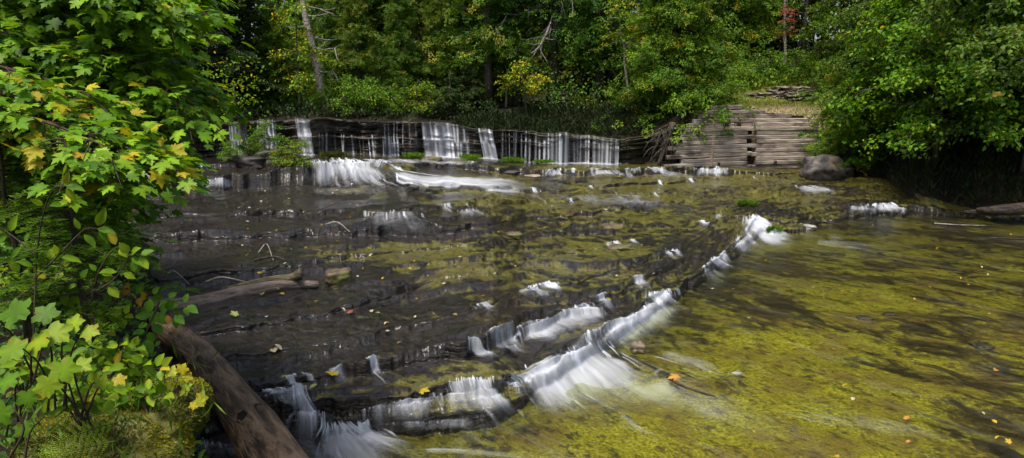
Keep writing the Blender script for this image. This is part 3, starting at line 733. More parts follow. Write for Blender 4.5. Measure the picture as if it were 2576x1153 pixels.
cas('white broken water along the middle of the diagonal ledge', [[(1500, 848), (1560, 806), (1632, 752)], [(1515, 872), (1575, 828), (1645, 775)], [(1545, 896), (1605, 850), (1670, 796)], [(1590, 920), (1650, 874), (1720, 820)]], [.6, .95, .95, .05], fu=8)
cas('wide silky cascade spreading below the diagonal ledge', [[(1252, 962), (1400, 896), (1520, 846)], [(1285, 985), (1425, 922), (1540, 870)], [(1310, 1010), (1450, 955), (1570, 895)], [(1330, 1040), (1490, 990), (1620, 925)], [(1380, 1068), (1560, 1030), (1700, 965)], [(1450, 1092), (1650, 1072), (1800, 1010)]], [.66, .84, .96, .90, .70, .2], fu=6, thick=.09, rag=.4)
cas('ragged white fringe along the whole diagonal ledge', [[(1250, 952), (1400, 890), (1560, 800), (1700, 725)], [(1262, 975), (1415, 912), (1575, 822), (1712, 746)], [(1300, 1000), (1450, 938), (1605, 850), (1740, 768)], [(1360, 1030), (1520, 970), (1660, 885), (1790, 795)]], [.62, .82, .62, .05], fu=8, rag=.5)
cas('thin misty apron spreading over the pool below the silky cascade', [[(1340, 1010), (1460, 955), (1590, 900)], [(1400, 1050), (1540, 1000), (1680, 940)], [(1470, 1095), (1640, 1050), (1780, 980)], [(1560, 1140), (1740, 1095), (1880, 1020)]], [.40, .66, .60, .2], fu=5, thick=.03, rag=.7, edge=.3, dens=5)
cas('row of spills on the second step left of the rounded stone', [[(1290, 850), (1400, 795), (1480, 764)], [(1296, 866), (1415, 818), (1500, 780)], [(1330, 880), (1450, 845), (1540, 800)], [(1400, 890), (1500, 865), (1590, 820)]], [.6, .80, .62, .05], fu=8)
cas('little two-part spill alone on the dark slab', [[(1178, 868), (1200, 864)], [(1180, 885), (1215, 882)], [(1195, 905), (1260, 900)], [(1240, 925), (1310, 915)]], [.85, .85, .78, .05], fu=7)
cas('faint slide right of the little two-part spill', [[(1262, 876), (1300, 870)], [(1275, 890), (1320, 886)], [(1310, 910), (1370, 905)]], [.6, .6, .05], fu=6)
cas('comb-like white curtain over the front ledge', [[(1116, 950), (1180, 944), (1242, 948)], [(1116, 966), (1180, 962), (1242, 964)], [(1125, 1002), (1180, 1000), (1246, 1000)], [(1090, 1018), (1190, 1022), (1290, 1012)], [(1120, 1046), (1200, 1052), (1320, 1036)], [(1150, 1075), (1220, 1085), (1330, 1060)], [(1150, 1105), (1240, 1112), (1350, 1085)]], [.7, 1.0, .95, .9, .72, .62, .0], fu=11)
cas('scattered drips on the black face left of the comb-like curtain', [[(912, 1040), (1000, 1020), (1110, 990)], [(912, 1062), (1000, 1042), (1112, 1012)], [(915, 1088), (1010, 1074), (1120, 1050)]], [.6, .72, .35], fu=14, rag=.6)
cas('second row of drips at the foot of the black face', [[(960, 1066), (1080, 1056), (1240, 1040)], [(960, 1084), (1080, 1076), (1240, 1060)], [(965, 1104), (1085, 1096), (1250, 1080)]], [.45, .62, .2], fu=13, rag=.6)
cas('smooth water tongue emerging from behind the big brown log', [[(650, 985), (655, 1010)], [(700, 992), (695, 1018)], [(745, 1000), (730, 1028)], [(775, 1012), (755, 1045)], [(800, 1050), (745, 1062)], [(815, 1090), (740, 1095)]], [.55, .72, .78, .8, .7, .3], fu=5, thick=.06, rag=.4)
cas('upright white spout falling beside the big brown log', [[(740, 985), (765, 980)], [(738, 1010), (778, 1005)], [(745, 1045), (800, 1042)], [(720, 1080), (815, 1075)], [(700, 1120), (820, 1112)], [(690, 1175), (850, 1165)]], [.5, .78, .88, .88, .8, .6], fu=7, thick=.09, rag=.6, edge=.32, dens=3)
cas('boiling white foam at the bottom beside the log', [[(805, 1055), (880, 1060)], [(800, 1085), (905, 1085)], [(770, 1115), (950, 1105)], [(740, 1150), (1010, 1135)], [(740, 1200), (1080, 1175)], [(760, 1260), (1150, 1220)]], [.45, .85, .98, .98, .9, .6], fu=6, thick=.12, rag=.7, edge=.36, dens=3.5)
cas('soft haze of foam at the lower end of the log', [[(800, 1085), (960, 1080)], [(830, 1110), (1010, 1105)], [(900, 1140), (1090, 1128)], [(960, 1180), (1180, 1150)]], [.4, .80, .75, .3], fu=5, thick=.08, rag=.8, edge=.4)
cas('small white jet left of the drips near a standing leaf', [[(898, 1060), (925, 1056)], [(898, 1085), (935, 1080)], [(905, 1110), (965, 1105)], [(920, 1140), (1010, 1130)]], [.75, .95, .95, .3], fu=6)
cas('dark blue spill under the log end', [[(440, 1110), (640, 1110)], [(440, 1140), (650, 1140)], [(440, 1190), (700, 1190)]], [.5, .55, .3], fu=8)
# many small spills where the film of water drops over the low steps
yk = lambda i, px: float(np.interp(px, PX, knY[i]))
for k_, x0_, x1_, cnt in ((2, 1190, 1760, 9), (3, 1150, 1740, 8), (4, 1250, 1800, 6), (7, 1100, 1700, 6), (8, 1250, 1900, 6), (1, 1700, 1880, 4), (2, 620, 1100, 4), (9, 1300, 2000, 6)):
    for _ in range(cnt):
        px = rng.uniform(x0_, x1_); sz = np.clip((yk(1 + 2 * k_, px) - 330) / 420, .35, 1.2); w_ = rng.uniform(14, 52) * sz; px2 = px + w_
        f0_, f1_ = yk(1 + 2 * k_, px), yk(1 + 2 * k_, px2); t0_, t1_ = yk(2 + 2 * k_, px), yk(2 + 2 * k_, px2)
        d_ = rng.uniform(16, 44) * sz; s_ = 6 * sz
        cascade('small thin spill of white water over a low step of the slab', [[(px - s_, t0_ - s_), (px2 - s_, t1_ - s_)], [(px, t0_ + 1), (px2, t1_ + 1)], [(px + s_, f0_ + 2), (px2 + s_, f1_ + 2)], [(px + d_ * .8, f0_ + d_ * .7), (px2 + d_ * 1.1, f1_ + d_ * .6)], [(px + d_ * 1.8, f0_ + d_ * 1.2), (px2 + d_ * 2.3, f1_ + d_ * 1.0)]],
            [.4, rng.uniform(.7, .95), rng.uniform(.65, .9), .5, .0], fu=9, thick=.02, rag=.5, edge=.3, dens=3.0, wid=.6 + .4 * sz, group='small spills on the low steps')
WK = 'wakes on the lower pool'
wak = lambda label, rows, env, **k: cascade(label, rows, [e_ * .78 for e_ in env], group=WK, name='wake', cat='wake', edge=.35, lift=.05, thick=.015, **{**dict(dens=7, wid=1.3, sheet=.85), **k})
wak('thin combed film of water over the middle of the slab', [[(980, 650), (1700, 600)], [(1010, 720), (1760, 660)], [(1080, 800), (1660, 730)], [(1150, 870), (1540, 800)]], [.16, .20, .18, .1], fu=7, rag=.5, sheet=.9, dens=9, wid=1.0)
wak('thin combed film of water over the front of the dark slab', [[(640, 850), (1180, 780)], [(640, 910), (1200, 850)], [(660, 970), (1180, 920)]], [.14, .18, .1], fu=8, rag=.5, sheet=.8, dens=9, wid=1.0)
wak('thin white threads painted as glints over the upper right bench', [[(1250, 500), (1900, 470)], [(1300, 540), (1880, 510)], [(1350, 590), (1850, 560)]], [.36, .45, .2], fu=5, rag=.5, sheet=.15, dens=7, wid=.8)  # white threads stand in for glints of light on the wet rock
wak('long pale wake trailing right of the rounded stone', [[(1600, 890), (1640, 868)], [(1680, 915), (1720, 892)], [(1760, 936), (1790, 914)], [(1830, 958), (1850, 940)], [(1900, 975), (1920, 962)]], [.8, .68, .55, .42, .0], fu=4)
wak('short curl of foam at the end of the long pale wake', [[(1822, 945), (1840, 936)], [(1842, 952), (1870, 938)], [(1880, 965), (1900, 955)]], [.8, .9, .0], fu=4)
wak('hooked foam trail just left of the leaf-topped twig', [[(1660, 925), (1680, 928)], [(1634, 945), (1658, 945)], [(1640, 965), (1662, 962)], [(1668, 990), (1690, 984)], [(1710, 1010), (1730, 1002)]], [.4, .62, .6, .4, .0], fu=4, wid=.8)
wak('faint foam trail crossing the pool below the silky cascade', [[(1540, 1040), (1560, 1030)], [(1575, 1075), (1600, 1065)], [(1620, 1110), (1650, 1100)], [(1680, 1150), (1720, 1135)]], [.6, .65, .55, .0], fu=4)
wak('thin foam arc at the bottom edge of the pool', [[(1020, 1130), (1025, 1150)], [(1130, 1120), (1130, 1142)], [(1250, 1126), (1250, 1146)], [(1340, 1142), (1340, 1160)], [(1480, 1128), (1480, 1148)], [(1560, 1130), (1560, 1148)]], [.8, .6, .68, .6, .65, .0], fu=3)
wak('broad soft veil of current across the bottom right', [[(1900, 1030), (1960, 990)], [(2100, 1075), (2170, 1030)], [(2300, 1120), (2400, 1080)], [(2450, 1170), (2560, 1130)]], [.2, .48, .46, .2], fu=2)
wak('wide soft sheet of current fanning out of the silky cascade', [[(1560, 1000), (1700, 900)], [(1680, 1050), (1830, 960)], [(1820, 1100), (1980, 1010)], [(1980, 1150), (2150, 1060)]], [.52, .50, .42, .0], fu=2.5)
wak('soft streaks fanning out of the strong chute', [[(2010, 610), (2060, 592)], [(2080, 628), (2150, 604)], [(2180, 645), (2250, 618)], [(2300, 660), (2360, 640)]], [.6, .52, .45, .0], fu=3)


# ------------------------------------------------------------------ trees and shrubs
def gpos(px, D):
    r = (px - CX) / F * CP; Y = D / math.sqrt(1 + r * r)
    return np.array([r * Y, Y, groundz(px, D)])
UP = np.array([0, 0, 1.0])
def rdir(n): return nrm(rng.normal(size=(n, 3)))

GREEN_CEDAR = [(0.056, 0.138, 0.012), (0.094, 0.188, 0.015), (0.158, 0.239, 0.020), (0.280, 0.265, 0.029)]
def trunk_path(h, lean=(0, 0), wob=.12, n=9):
    t = np.linspace(0, 1, n)
    return np.stack([lean[0] * t + wob * (rng.random(n) - .5) * (t > 0), lean[1] * t + wob * (rng.random(n) - .5) * (t > 0), h * t - .15 * (t == 0)], -1)
def along(path, t):
    u = np.clip(t, 0, 1) * (len(path) - 1); i = np.minimum(u.astype(int), len(path) - 2); f = (u - i)[:, None]
    return path[i] * (1 - f) + path[i + 1] * f

def cedar(h, R, cb, nl, wts=(5, 4, 3, 1), leaf=.105, cols=GREEN_CEDAR, nsp=9, nlf=30):
    tp = trunk_path(h); A = Acc()
    A.add(*tube(tp, np.linspace(.021 * h, .02, len(tp)), 9, .08))
    ps, ds, ns, ss, ts = [], [], [], [], []
    for i in range(nl):
        u = rng.random() ** .85; hz = cb + (h - cb) * u; az = rng.random() * 2 * pi
        Ln = R * ((1 - u) ** .75 * .92 + .10) * (.55 + .6 * rng.random())
        o = along(tp, np.array([hz / h]))[0]
        dr = np.array([math.cos(az), math.sin(az), 0])
        t = np.linspace(0, 1, 5)[:, None]
        lp = o + dr * Ln * t + UP * (Ln * (-.28 * t + .20 * t ** 3))
        A.add(*tube(lp, np.linspace(.012 + .012 * Ln, .004, 5), 4, cap=False))
        k = int(Ln * nsp) + 3
        tq = .22 + .78 * rng.random(k) ** .7
        c = along(lp, tq) + rng.normal(size=(k, 3)) * [.16 * Ln + .06, .16 * Ln + .06, .12]
        sd = nrm(dr * .6 + rng.normal(size=(k, 3)) * .45 + [0, 0, -.45])
        side = nrm(np.cross(sd, UP + rng.normal(size=(k, 3)) * .5))
        sv = .75 + .5 * rng.random(k)
        sc_col = np.array(cols)[rng.choice(len(cols), k, p=np.array(wts) / sum(wts))]
        s = rng.random((k, nlf)); w_ = (rng.random((k, nlf)) - .5)
        P = c[:, None] + sd[:, None] * (s * .50)[..., None] + side[:, None] * (w_ * .42 * (1.1 - s * .6))[..., None] + rng.normal(size=(k, nlf, 3)) * .035
        D = sd[:, None] + side[:, None] * (w_ * 1.6)[..., None] + rng.normal(size=(k, nlf, 3)) * .25
        NN = np.cross(side, sd)[:, None] + rng.normal(size=(k, nlf, 3)) * .45 + UP * .3
        ps.append(P.reshape(-1, 3)); ds.append(D.reshape(-1, 3)); ns.append(NN.reshape(-1, 3))
        ss.append(leaf * (.6 + .8 * rng.random(k * nlf)))
        ts.append((sc_col[:, None] * sv[:, None, None] * (.8 + .4 * rng.random((k, nlf, 1)))).reshape(-1, 3))
    v, f, t = leaves('diamond', np.concatenate(ps), np.concatenate(ds), np.concatenate(ns), np.concatenate(ss), np.concatenate(ts), .85)
    return A.mesh('trunk', M_BARK), mesh('crown', v, f, M_FAR, {'tint': t}, False)

def broadleaf(h, R, cb, nl, cols, wts, leaf=.085, kind='diamond', ntw=7, nlf=16, lean=(0, 0), trunk_r=.012, bark=None, flat=.5, droop=.25, top=1.0, wid=1.0, tipw=None, mat=None, env=None):
    tp = trunk_path(h, lean, .10); A = Acc()
    A.add(*tube(tp, np.linspace(trunk_r * h, .012, len(tp)), 8, .06))
    ps, ds, ns, ss, ts = [], [], [], [], []
    for i in range(nl):
        u = rng.random(); hz = cb + (h * .97 - cb) * u; az = rng.random() * 2 * pi
        pr = math.sin(pi * min(1, (.18 + .82 * u))) ** .6 if env is None else np.interp(u, *env)
        Ln = R * (pr * .9 + .12) * (.55 + .55 * rng.random())
        o = along(tp, np.array([hz / h * .96]))[0]
        dr = np.array([math.cos(az), math.sin(az), 0]); t = np.linspace(0, 1, 6)[:, None]
        lp = o + dr * Ln * t + UP * Ln * (.42 * t - (.35 + droop) * t ** 2) + rng.normal(size=(6, 3)) * .03 * Ln * t
        A.add(*tube(lp, np.linspace(.008 + .010 * Ln, .003, 6), 4, cap=False))
        k = int(Ln * ntw) + 3
        tq = .2 + .8 * rng.random(k) ** .75; b = along(lp, tq)
        td = nrm(dr * .7 + rng.normal(size=(k, 3)) * [.6, .6, .25] + [0, 0, -.15])
        tl = (.25 + .30 * rng.random(k)) * (.5 + .35 * R / 2)
        for q_ in range(0, k, 2):
            A.add(*tube(np.stack([b[q_], b[q_] + td[q_] * tl[q_]]), [.006, .003], 3, cap=False))
        s = rng.random((k, nlf)); wv = rng.normal(size=(k, nlf, 3)) * np.array([.13, .13, .13 * flat])
        P = b[:, None] + td[:, None] * (s * tl[:, None])[..., None] + wv * (.5 + R * .25)
        D = td[:, None] + rng.normal(size=(k, nlf, 3)) * .7 + [0, 0, -.35]
        NN = UP + rng.normal(size=(k, nlf, 3)) * .55 + dr * .35
        cl = np.array(cols)[rng.choice(len(cols), k, p=np.array(wts) / sum(wts))]
        rl = np.array(cols)[rng.choice(len(cols), (k, nlf), p=np.array(wts) / sum(wts))]
        m_ = rng.random((k, nlf, 1)) < .45
        tcol = np.where(m_, rl, cl[:, None]) * (.75 + .5 * rng.random((k, 1, 1))) * (.85 + .3 * rng.random((k, nlf, 1)))
        ps.append(P.reshape(-1, 3)); ds.append(D.reshape(-1, 3)); ns.append(NN.reshape(-1, 3)); ts.append(tcol.reshape(-1, 3))
        ss.append(leaf * (.65 + .7 * rng.random(k * nlf)))
    v, f, t = leaves(kind, np.concatenate(ps), np.concatenate(ds), np.concatenate(ns), np.concatenate(ss), np.concatenate(ts), wid)
    return A.mesh('trunk', bark or M_BARK), mesh('crown', v, f, mat or M_FAR, {'tint': t}, False)

def hemlock(h, R, cb, nl, cols=((.018, .040, .010), (.030, .062, .014), (.055, .095, .018)), wts=(4, 4, 2), leaf=.13):
    tp = trunk_path(h); A = Acc()
    A.add(*tube(tp, np.linspace(.018 * h, .02, len(tp)), 8, .05))
    ps, ds, ns, ss, ts = [], [], [], [], []
    for i in range(nl):
        u = rng.random(); hz = cb + (h - cb) * u; az = rng.random() * 2 * pi
        Ln = R * ((1 - u) ** .8 * .95 + .06) * (.6 + .5 * rng.random())
        dr = np.array([math.cos(az), math.sin(az), 0]); sdv = np.array([-dr[1], dr[0], 0]); t = np.linspace(0, 1, 6)[:, None]
        o = along(tp, np.array([hz / h]))[0]
        lp = o + dr * Ln * t + UP * Ln * (.06 * t - .30 * t ** 2)
        A.add(*tube(lp, np.linspace(.01 + .01 * Ln, .003, 6), 4, cap=False))
        k = int(Ln * 220)
        s = rng.random(k) ** .8; sg = rng.choice([-1, 1], k); lat = rng.random(k) * .36 * Ln * (1.1 - s)
        P = along(lp, .12 + .88 * s) + sdv * (sg * lat)[:, None] + dr * (lat * .5)[:, None] + UP * (-.25 * lat[:, None] + rng.normal(size=(k, 1)) * .035)
        ps.append(P); ds.append(dr * .7 + sdv * sg[:, None] * .7 + rng.normal(size=(k, 3)) * .3 + [0, 0, -.2]); ns.append(UP + rng.normal(size=(k, 3)) * .35)
        ss.append(leaf * (.6 + .8 * rng.random(k))); ts.append(pal(k, cols, wts, .2) * (.75 + .5 * rng.random()))
    v, f, t = leaves('diamond', np.concatenate(ps), np.concatenate(ds), np.concatenate(ns), np.concatenate(ss), np.concatenate(ts), .6)
    return A.mesh('trunk', M_BARK), mesh('crown', v, f, M_FAR, {'tint': t}, False)

def place(name, meshes, px, D, label, cat, group=None, s=1.0, rz=None, sz=None, dz=0.0, names=('trunk', 'crown')):
    p = gpos(px, D); p[2] += dz
    o = empty(name, p, label, cat, group, rng.random() * 6.28 if rz is None else rz)
    o.scale = (s, s, sz or s)
    for n_, me in zip(names, meshes): link(n_, me, o)
    return o

OLIVE = [(0.064, 0.139, 0.014), (0.136, 0.221, 0.017), (0.206, 0.254, 0.025), (0.270, 0.266, 0.029)]
DKC = [(0.043, 0.124, 0.012), (0.068, 0.173, 0.014), (0.120, 0.238, 0.017), (0.193, 0.271, 0.025)]
FRESH = [(0.067, 0.146, 0.010), (0.116, 0.223, 0.013), (0.182, 0.284, 0.015), (0.317, 0.259, 0.015)]
c_low = cedar(11.0, 2.1, .15, 175, (4, 5, 2.5, .4))
c_olv = cedar(11.5, 2.3, .2, 175, (4, 4, 2.4, .7), cols=OLIVE)
c_high = cedar(12.0, 2.2, 2.0, 150, (4, 4, 3, 1), cols=DKC)
c_high2 = cedar(11.5, 2.0, 2.0, 115, (3, 4, 3, 1.5), cols=GREEN_CEDAR)
c_wide = cedar(9.0, 2.9, .5, 190, (5, 5, 3, .8), cols=FRESH)
c_bare = cedar(13.0, 1.9, 2.2, 75, (4, 4, 3, 1), cols=DKC)
hem = hemlock(9.5, 3.4, .6, 130)
hem2 = hemlock(8.5, 2.6, .5, 90, ((.022, .050, .012), (.040, .080, .016), (.070, .115, .02)))
YG = [(0.085, 0.188, 0.010), (0.146, 0.269, 0.012), (0.262, 0.325, 0.014), (0.524, 0.406, 0.014)]
GRN = [(0.073, 0.173, 0.011), (0.124, 0.264, 0.014), (0.192, 0.346, 0.018), (0.421, 0.406, 0.018)]
b_yel = broadleaf(4.3, 1.35, .9, 26, YG, (3, 4, 3, 1.6), .11, trunk_r=.010, ntw=6, nlf=13)
b_grn = broadleaf(9.5, 2.8, 1.8, 46, GRN, (4, 4, 3, .4), .13, ntw=6, nlf=18)
b_top = broadleaf(11.5, 2.6, 5.4, 34, [(.06, .11, .014), (.12, .16, .016), (.34, .23, .018), (.42, .20, .02)], (3, 4, 2.4, 1.4), .14, ntw=6, nlf=16)
b_lean = broadleaf(4.6, 1.25, 2.0, 22, YG, (4, 4, 2.5, 1.4), .11, lean=(-.8, 0), trunk_r=.014, bark=M_PALE, ntw=6, nlf=12)
b_low = broadleaf(2.3, 1.35, 1.0, 14, YG, (2, 3, 3, 3), .10, trunk_r=.014, ntw=6, nlf=13)
b_red = broadleaf(3.2, .75, .6, 14, [(.34, .05, .035), (.42, .10, .06), (.30, .12, .05), (.2, .16, .04)], (4, 3, 2, .6), .11, trunk_r=.008, ntw=6, nlf=10)
ALD = [(0.054, 0.145, 0.008), (0.110, 0.243, 0.012), (0.192, 0.339, 0.014), (0.551, 0.427, 0.016)]
alder = broadleaf(6.4, 3.0, .9, 62, ALD, (3, 5, 4, .15), .115, 'ovate', ntw=6, nlf=17, flat=.35, droop=.3, mat=M_LEAF, env=([0, .3, .7, 1], [1, 1, .8, .3]))
alder2 = broadleaf(7.2, 3.1, 1.2, 62, [(.035, .08, .01), (.07, .14, .015), (.12, .19, .02), (.26, .20, .03)], (3, 5, 5, .15), .112, 'ovate', ntw=6, nlf=17, flat=.35, droop=.25, mat=M_LEAF, env=([0, .3, .7, 1], [.9, 1, .9, .3]))
shrub = broadleaf(1.25, .75, .12, 22, GRN, (3, 4, 4, .3), .065, ntw=9, nlf=13, trunk_r=.012)
shrub2 = broadleaf(1.0, .65, .1, 20, YG, (3, 4, 3, .4), .06, 'ovate', ntw=9, nlf=9, trunk_r=.012, mat=M_LEAF)
under = broadleaf(5.5, 2.2, .3, 46, [(.025, .07, .012), (.045, .105, .016), (.08, .15, .018), (.2, .18, .02)], (4, 4, 2, .2), .12, 'maple', ntw=5, nlf=8, mat=M_LEAF, flat=.5)

TR = 'trees of the wood behind the falls'
P_ = lambda *a, **k: place(*a, group=TR, **k)
P_('hemlock_tree', hem, 545, 28.5, 'dark hemlock with flat drooping boughs left of the pale leaning trunk', 'tree', rz=.4)
P_('hemlock_tree', hem2, 430, 31, 'dim hemlock farther back behind the left maple foliage', 'tree', s=1.15)
P_('hemlock_tree', hem2, 640, 30, 'midgreen hemlock between the dark hemlock and the yellowing sapling', 'tree', s=.95)
P_('maple_sapling', b_yel, 757, 27.6, 'slender yellow and green sapling standing on the lip above the narrow fall', 'tree', rz=1.1)
P_('maple_tree', b_grn, 712, 36, 'fresh green broadleaf tree high behind the yellowing sapling', 'tree', s=.9)
P_('maple_tree', b_grn, 800, 40, 'green broadleaf crown behind the pale leaning dead trunk', 'tree', s=1.1)
P_('cedar_tree', c_low, 868, 33, 'dark cedar just right of the pale leaning dead trunk', 'tree')
P_('cedar_tree', c_olv, 965, 34.5, 'olive cedar behind the low shrubs on the lip', 'tree', s=1.0)
P_('cedar_tree', c_low, 890, 39, 'tall cedar rising between the first dark cedar and the olive one', 'tree', s=.85)
P_('cedar_tree', c_olv, 1065, 32.5, 'bushy olive brown cedar above the thick tiered fall', 'tree', s=1.02)
P_('cedar_tree', c_low, 1140, 36, 'shadowed cedar behind the low spruce boughs', 'tree', s=1.08)
P_('cedar_tree', c_high2, 1228, 30.5, 'cedar with a bare dark trunk above the slanting fall', 'tree')
P_('cedar_tree', c_high, 1300, 31.5, 'cedar on a stout double looking trunk behind the yellow bough', 'tree')
P_('cedar_tree', c_olv, 1180, 40, 'tall cedar filling the skyline left of the dead branches', 'tree', s=1.1)
dead_cedar = P_('cedar_tree', c_bare, 1388, 31.2, 'tall thin cedar hung with bare silvery dead branches', 'tree', s=1.06, sz=1.15)
P_('cedar_tree', c_high, 1508, 31.5, 'cedar with a thick black trunk rising from the dark bank', 'tree', s=.98, rz=2.0)
P_('maple_tree', b_top, 1535, 36.5, 'tall maple with yellow and orange leaves at the top edge', 'tree', rz=.3)
P_('maple_sapling', b_lean, 1588, 29.0, 'small yellow green maple on a pale trunk leaning left', 'tree', rz=.1)
P_('maple_sapling', b_low, 1322, 28.4, 'low sapling with one bright yellow bough over the curtain fall', 'tree', rz=.6)
P_('cedar_tree', c_low, 1640, 34, 'dark cedar in the gap behind the small leaning maple', 'tree', s=1.05)
P_('cedar_tree', c_wide, 1700, 27.2, 'broad full cedar sweeping down over the left end of the timber wall', 'tree', s=.86, dz=-.9)
P_('cedar_tree', c_wide, 1795, 38, 'green cedar behind the broad one at the edge of the slope', 'tree', s=1.08)
P_('cedar_tree', c_low, 1900, 41, 'cedar in the background left of the red leaved sapling', 'tree', s=1.0)
P_('cedar_tree', c_high2, 1470, 38, 'cedar seen between the black trunk and the dead branches', 'tree', s=1.1)
P_('red_maple_sapling', b_red, 1962, 36.5, 'small sapling with scarlet leaves on the green slope', 'tree', rz=.9, dz=1.5, s=.72)
P_('alder_tree', alder2, 2190, 35, 'bright green leafy tree at the top of the grassy slope', 'tree', s=1.0)
P_('maple_tree', b_grn, 2010, 40, 'pale green broadleaf tree behind the scarlet sapling', 'tree', s=.95)
P_('cedar_tree', c_wide, 2150, 27.2, 'squat dark cedar at the right end of the timber wall', 'tree', s=.5)
P_('alder_tree', alder, 2370, 24.2, 'leaning broadleaf tree whose boughs hang over the big boulder', 'tree', s=1.08, rz=2.2)
P_('alder_tree', alder2, 2600, 23.8, 'leafy tree cut by the right edge with boughs over the dark bank', 'tree', s=1.12, rz=1.0)
P_('alder_tree', alder2, 2240, 27.2, 'bright broadleaf tree beside the right end of the timber wall', 'tree', s=.84, rz=3.0)
P_('alder_tree', alder, 2500, 25.6, 'low boughed broadleaf tree over the deep shade of the right bank', 'tree', s=.95, rz=5.2)
P_('alder_tree', alder, 2480, 28.5, 'broadleaf tree filling the gap between the two overhanging ones', 'tree', s=1.12, rz=4.0)
P_('cedar_tree', c_high, 2432, 30, 'tall cedar with a grey trunk high at the upper right', 'tree')
P_('cedar_tree', c_low, 2270, 32, 'dark cedar behind the leaning broadleaf tree', 'tree')
P_('cedar_tree', c_low, 2560, 29, 'shaded cedar at the far upper right corner', 'tree')
P_('cedar_tree', c_high2, 2350, 37, 'cedar far behind the right hand broadleaf trees', 'tree', s=1.1)
for px, D, me, s, lab in ((905, 30.0, c_olv, .5, 'half grown olive cedar behind the bright lip shrub'), (1010, 30.2, c_low, .5, 'half grown dark cedar behind the dull lip shrub'), (1095, 30.5, c_olv, .45, 'young olive cedar just behind the thick tiered fall'), (1265, 33.0, c_olv, .62, 'half grown cedar between the bare dark trunk and the stout one'), (840, 30.5, c_low, .42, 'young dark cedar at the foot of the pale dead trunk'), (700, 29.2, c_wide, .45, 'young bright cedar left of the yellowing sapling'), (1165, 31.5, c_low, .62, 'half grown cedar right behind the spreading spruces'), (1640, 30.6, c_wide, .55, 'young cedar under the left side of the broad cedar'), (2230, 27.5, c_low, .5, 'young dark cedar behind the boulder on the right bank'), (2330, 28, c_wide, .55, 'low cedar in the shade of the leaning broadleaf tree'), (2520, 26, c_low, .5, 'young dark cedar in the deep shade at the right edge')):
    P_('cedar_tree', me, px, D, lab, 'tree', s=s)
# the left bank's inner wood
LG = 'understorey trees on the left bank'
def bank_tree(px, D, s, label):
    o = place('understorey_maple', under, px, D, label, 'tree', LG, s=s)
    return o
bank_tree(330, 29, 1.2, 'shaded understorey maple at the far end of the left bank')
bank_tree(470, 28.6, .95, 'understorey maple left of the half hidden broad fall')

# bare dead branches on the thin cedar and a pale dead trunk
def deadlimb(A, o, dr, Ln, depth=0):
    t = np.linspace(0, 1, 7)[:, None]
    P = o + dr * Ln * t + UP * Ln * (-.55 * t + .30 * t ** 2) + np.cumsum(rng.normal(size=(7, 3)) * .02 * Ln, 0) * t
    A.add(*tube(P, np.linspace(.010 + .014 * Ln, .008, 7), 5, cap=False))
    if depth < 2:
        for _ in range(5 if depth == 0 else 3):
            k = rng.integers(1, 6); d2 = nrm(dr + rng.normal(size=3) * .7 + np.array([0, 0, -.3]))
            deadlimb(A, P[k], d2, Ln * (.30 + .3 * rng.random()), depth + 1)
for az, hz, Ln in ((3.6, 3.9, 1.9), (3.2, 5.0, 2.2), (4.2, 5.6, 2.4), (2.8, 6.3, 1.8), (5.2, 5.2, 1.6), (4.6, 3.4, 1.6), (5.8, 4.4, 1.4), (3.4, 7.0, 1.8), (0.0, 5.9, 1.4), (4.0, 2.8, 1.5)):
    A = Acc(); deadlimb(A, np.array([0, 0, hz]), np.array([math.cos(az), math.sin(az), 0]), Ln * 1.35)
    link('dead_branch', A.mesh('dead_branch', M_DEAD), dead_cedar)['label'] = 'bare silvery dead branch'
dead_cedar.rotation_euler[2] = 0
# leaning dead trunk
p = gpos(815, 27.9); topp = onY(752, -60, p[1] + .4)
root = empty('dead_tree', p, 'pale bare dead trunk leaning left above the falls', 'tree')
A = Acc(); path = spline([np.zeros(3) - [0, 0, .3], (topp - p) * .35 + [.05, 0, 0], (topp - p) * .7 + [-.05, 0, 0], topp - p], 14)
A.add(*tube(path, np.linspace(.17, .085, 14), 10, .07)); link('trunk', A.mesh('trunk', M_PALE), root)
for k, az in ((4, 5.6), (6, 5.9), (7, .2), (8, 3.3), (9, 6.0), (10, .5), (11, 2.9)):
    A = Acc(); deadlimb(A, path[k], np.array([math.cos(az), math.sin(az), .2]), .8 + .5 * rng.random(), 1)
    link('dead_branch', A.mesh('dead_branch', M_DEAD), root)
# bare trunks between the curtain fall and the bank
def bare_trunk(px, py, D, tops, r, label, mat, name='young_trunk'):
    """a thin living trunk whose crown merges into the canopy"""
    p = gpos(px, D); root = empty(name, p, label, 'tree', 'slim trunks on the dark bank')
    A = Acc(); d = p[1]
    pts = [np.array([0, 0, -.25])] + [onY(a, b, d + .1 * i) - p for i, (a, b) in enumerate(tops)]
    A.add(*tube(spline(pts, 14), np.linspace(r, r * .55, 14), 8, .08)); link('trunk', A.mesh('trunk', mat), root)
    e = pts[-1]
    n_ = 260; c_ = e + rng.normal(size=(n_, 3)) * [.55, .5, .45]
    v, f, t = leaves('diamond', c_, rdir(n_) + [0, 0, -.4], UP + rdir(n_) * .6, .12 * (.6 + .7 * rng.random(n_)), pal(n_, DKC, (3, 3, 3, 1)))
    link('crown', mesh('crown', v, f, M_FAR, {'tint': t}, False), root)
bare_trunk(1445, 325, 27.9, [(1432, 285), (1415, 245)], .065, 'pale forked young trunk leaning left above the curtain fall', M_PALE)
bare_trunk(1497, 325, 28.6, [(1500, 280), (1492, 235)], .05, 'thin curved brown trunk left of the small leaning maple', M_BARK)
bare_trunk(1385, 315, 29.6, [(1388, 270), (1390, 230)], .10, 'grey leaning trunk behind the pale forked one', M_BARK)
bare_trunk(1340, 300, 29.8, [(1341, 260), (1340, 225)], .06, 'straight slim trunk behind the yellow bough', M_BARK)
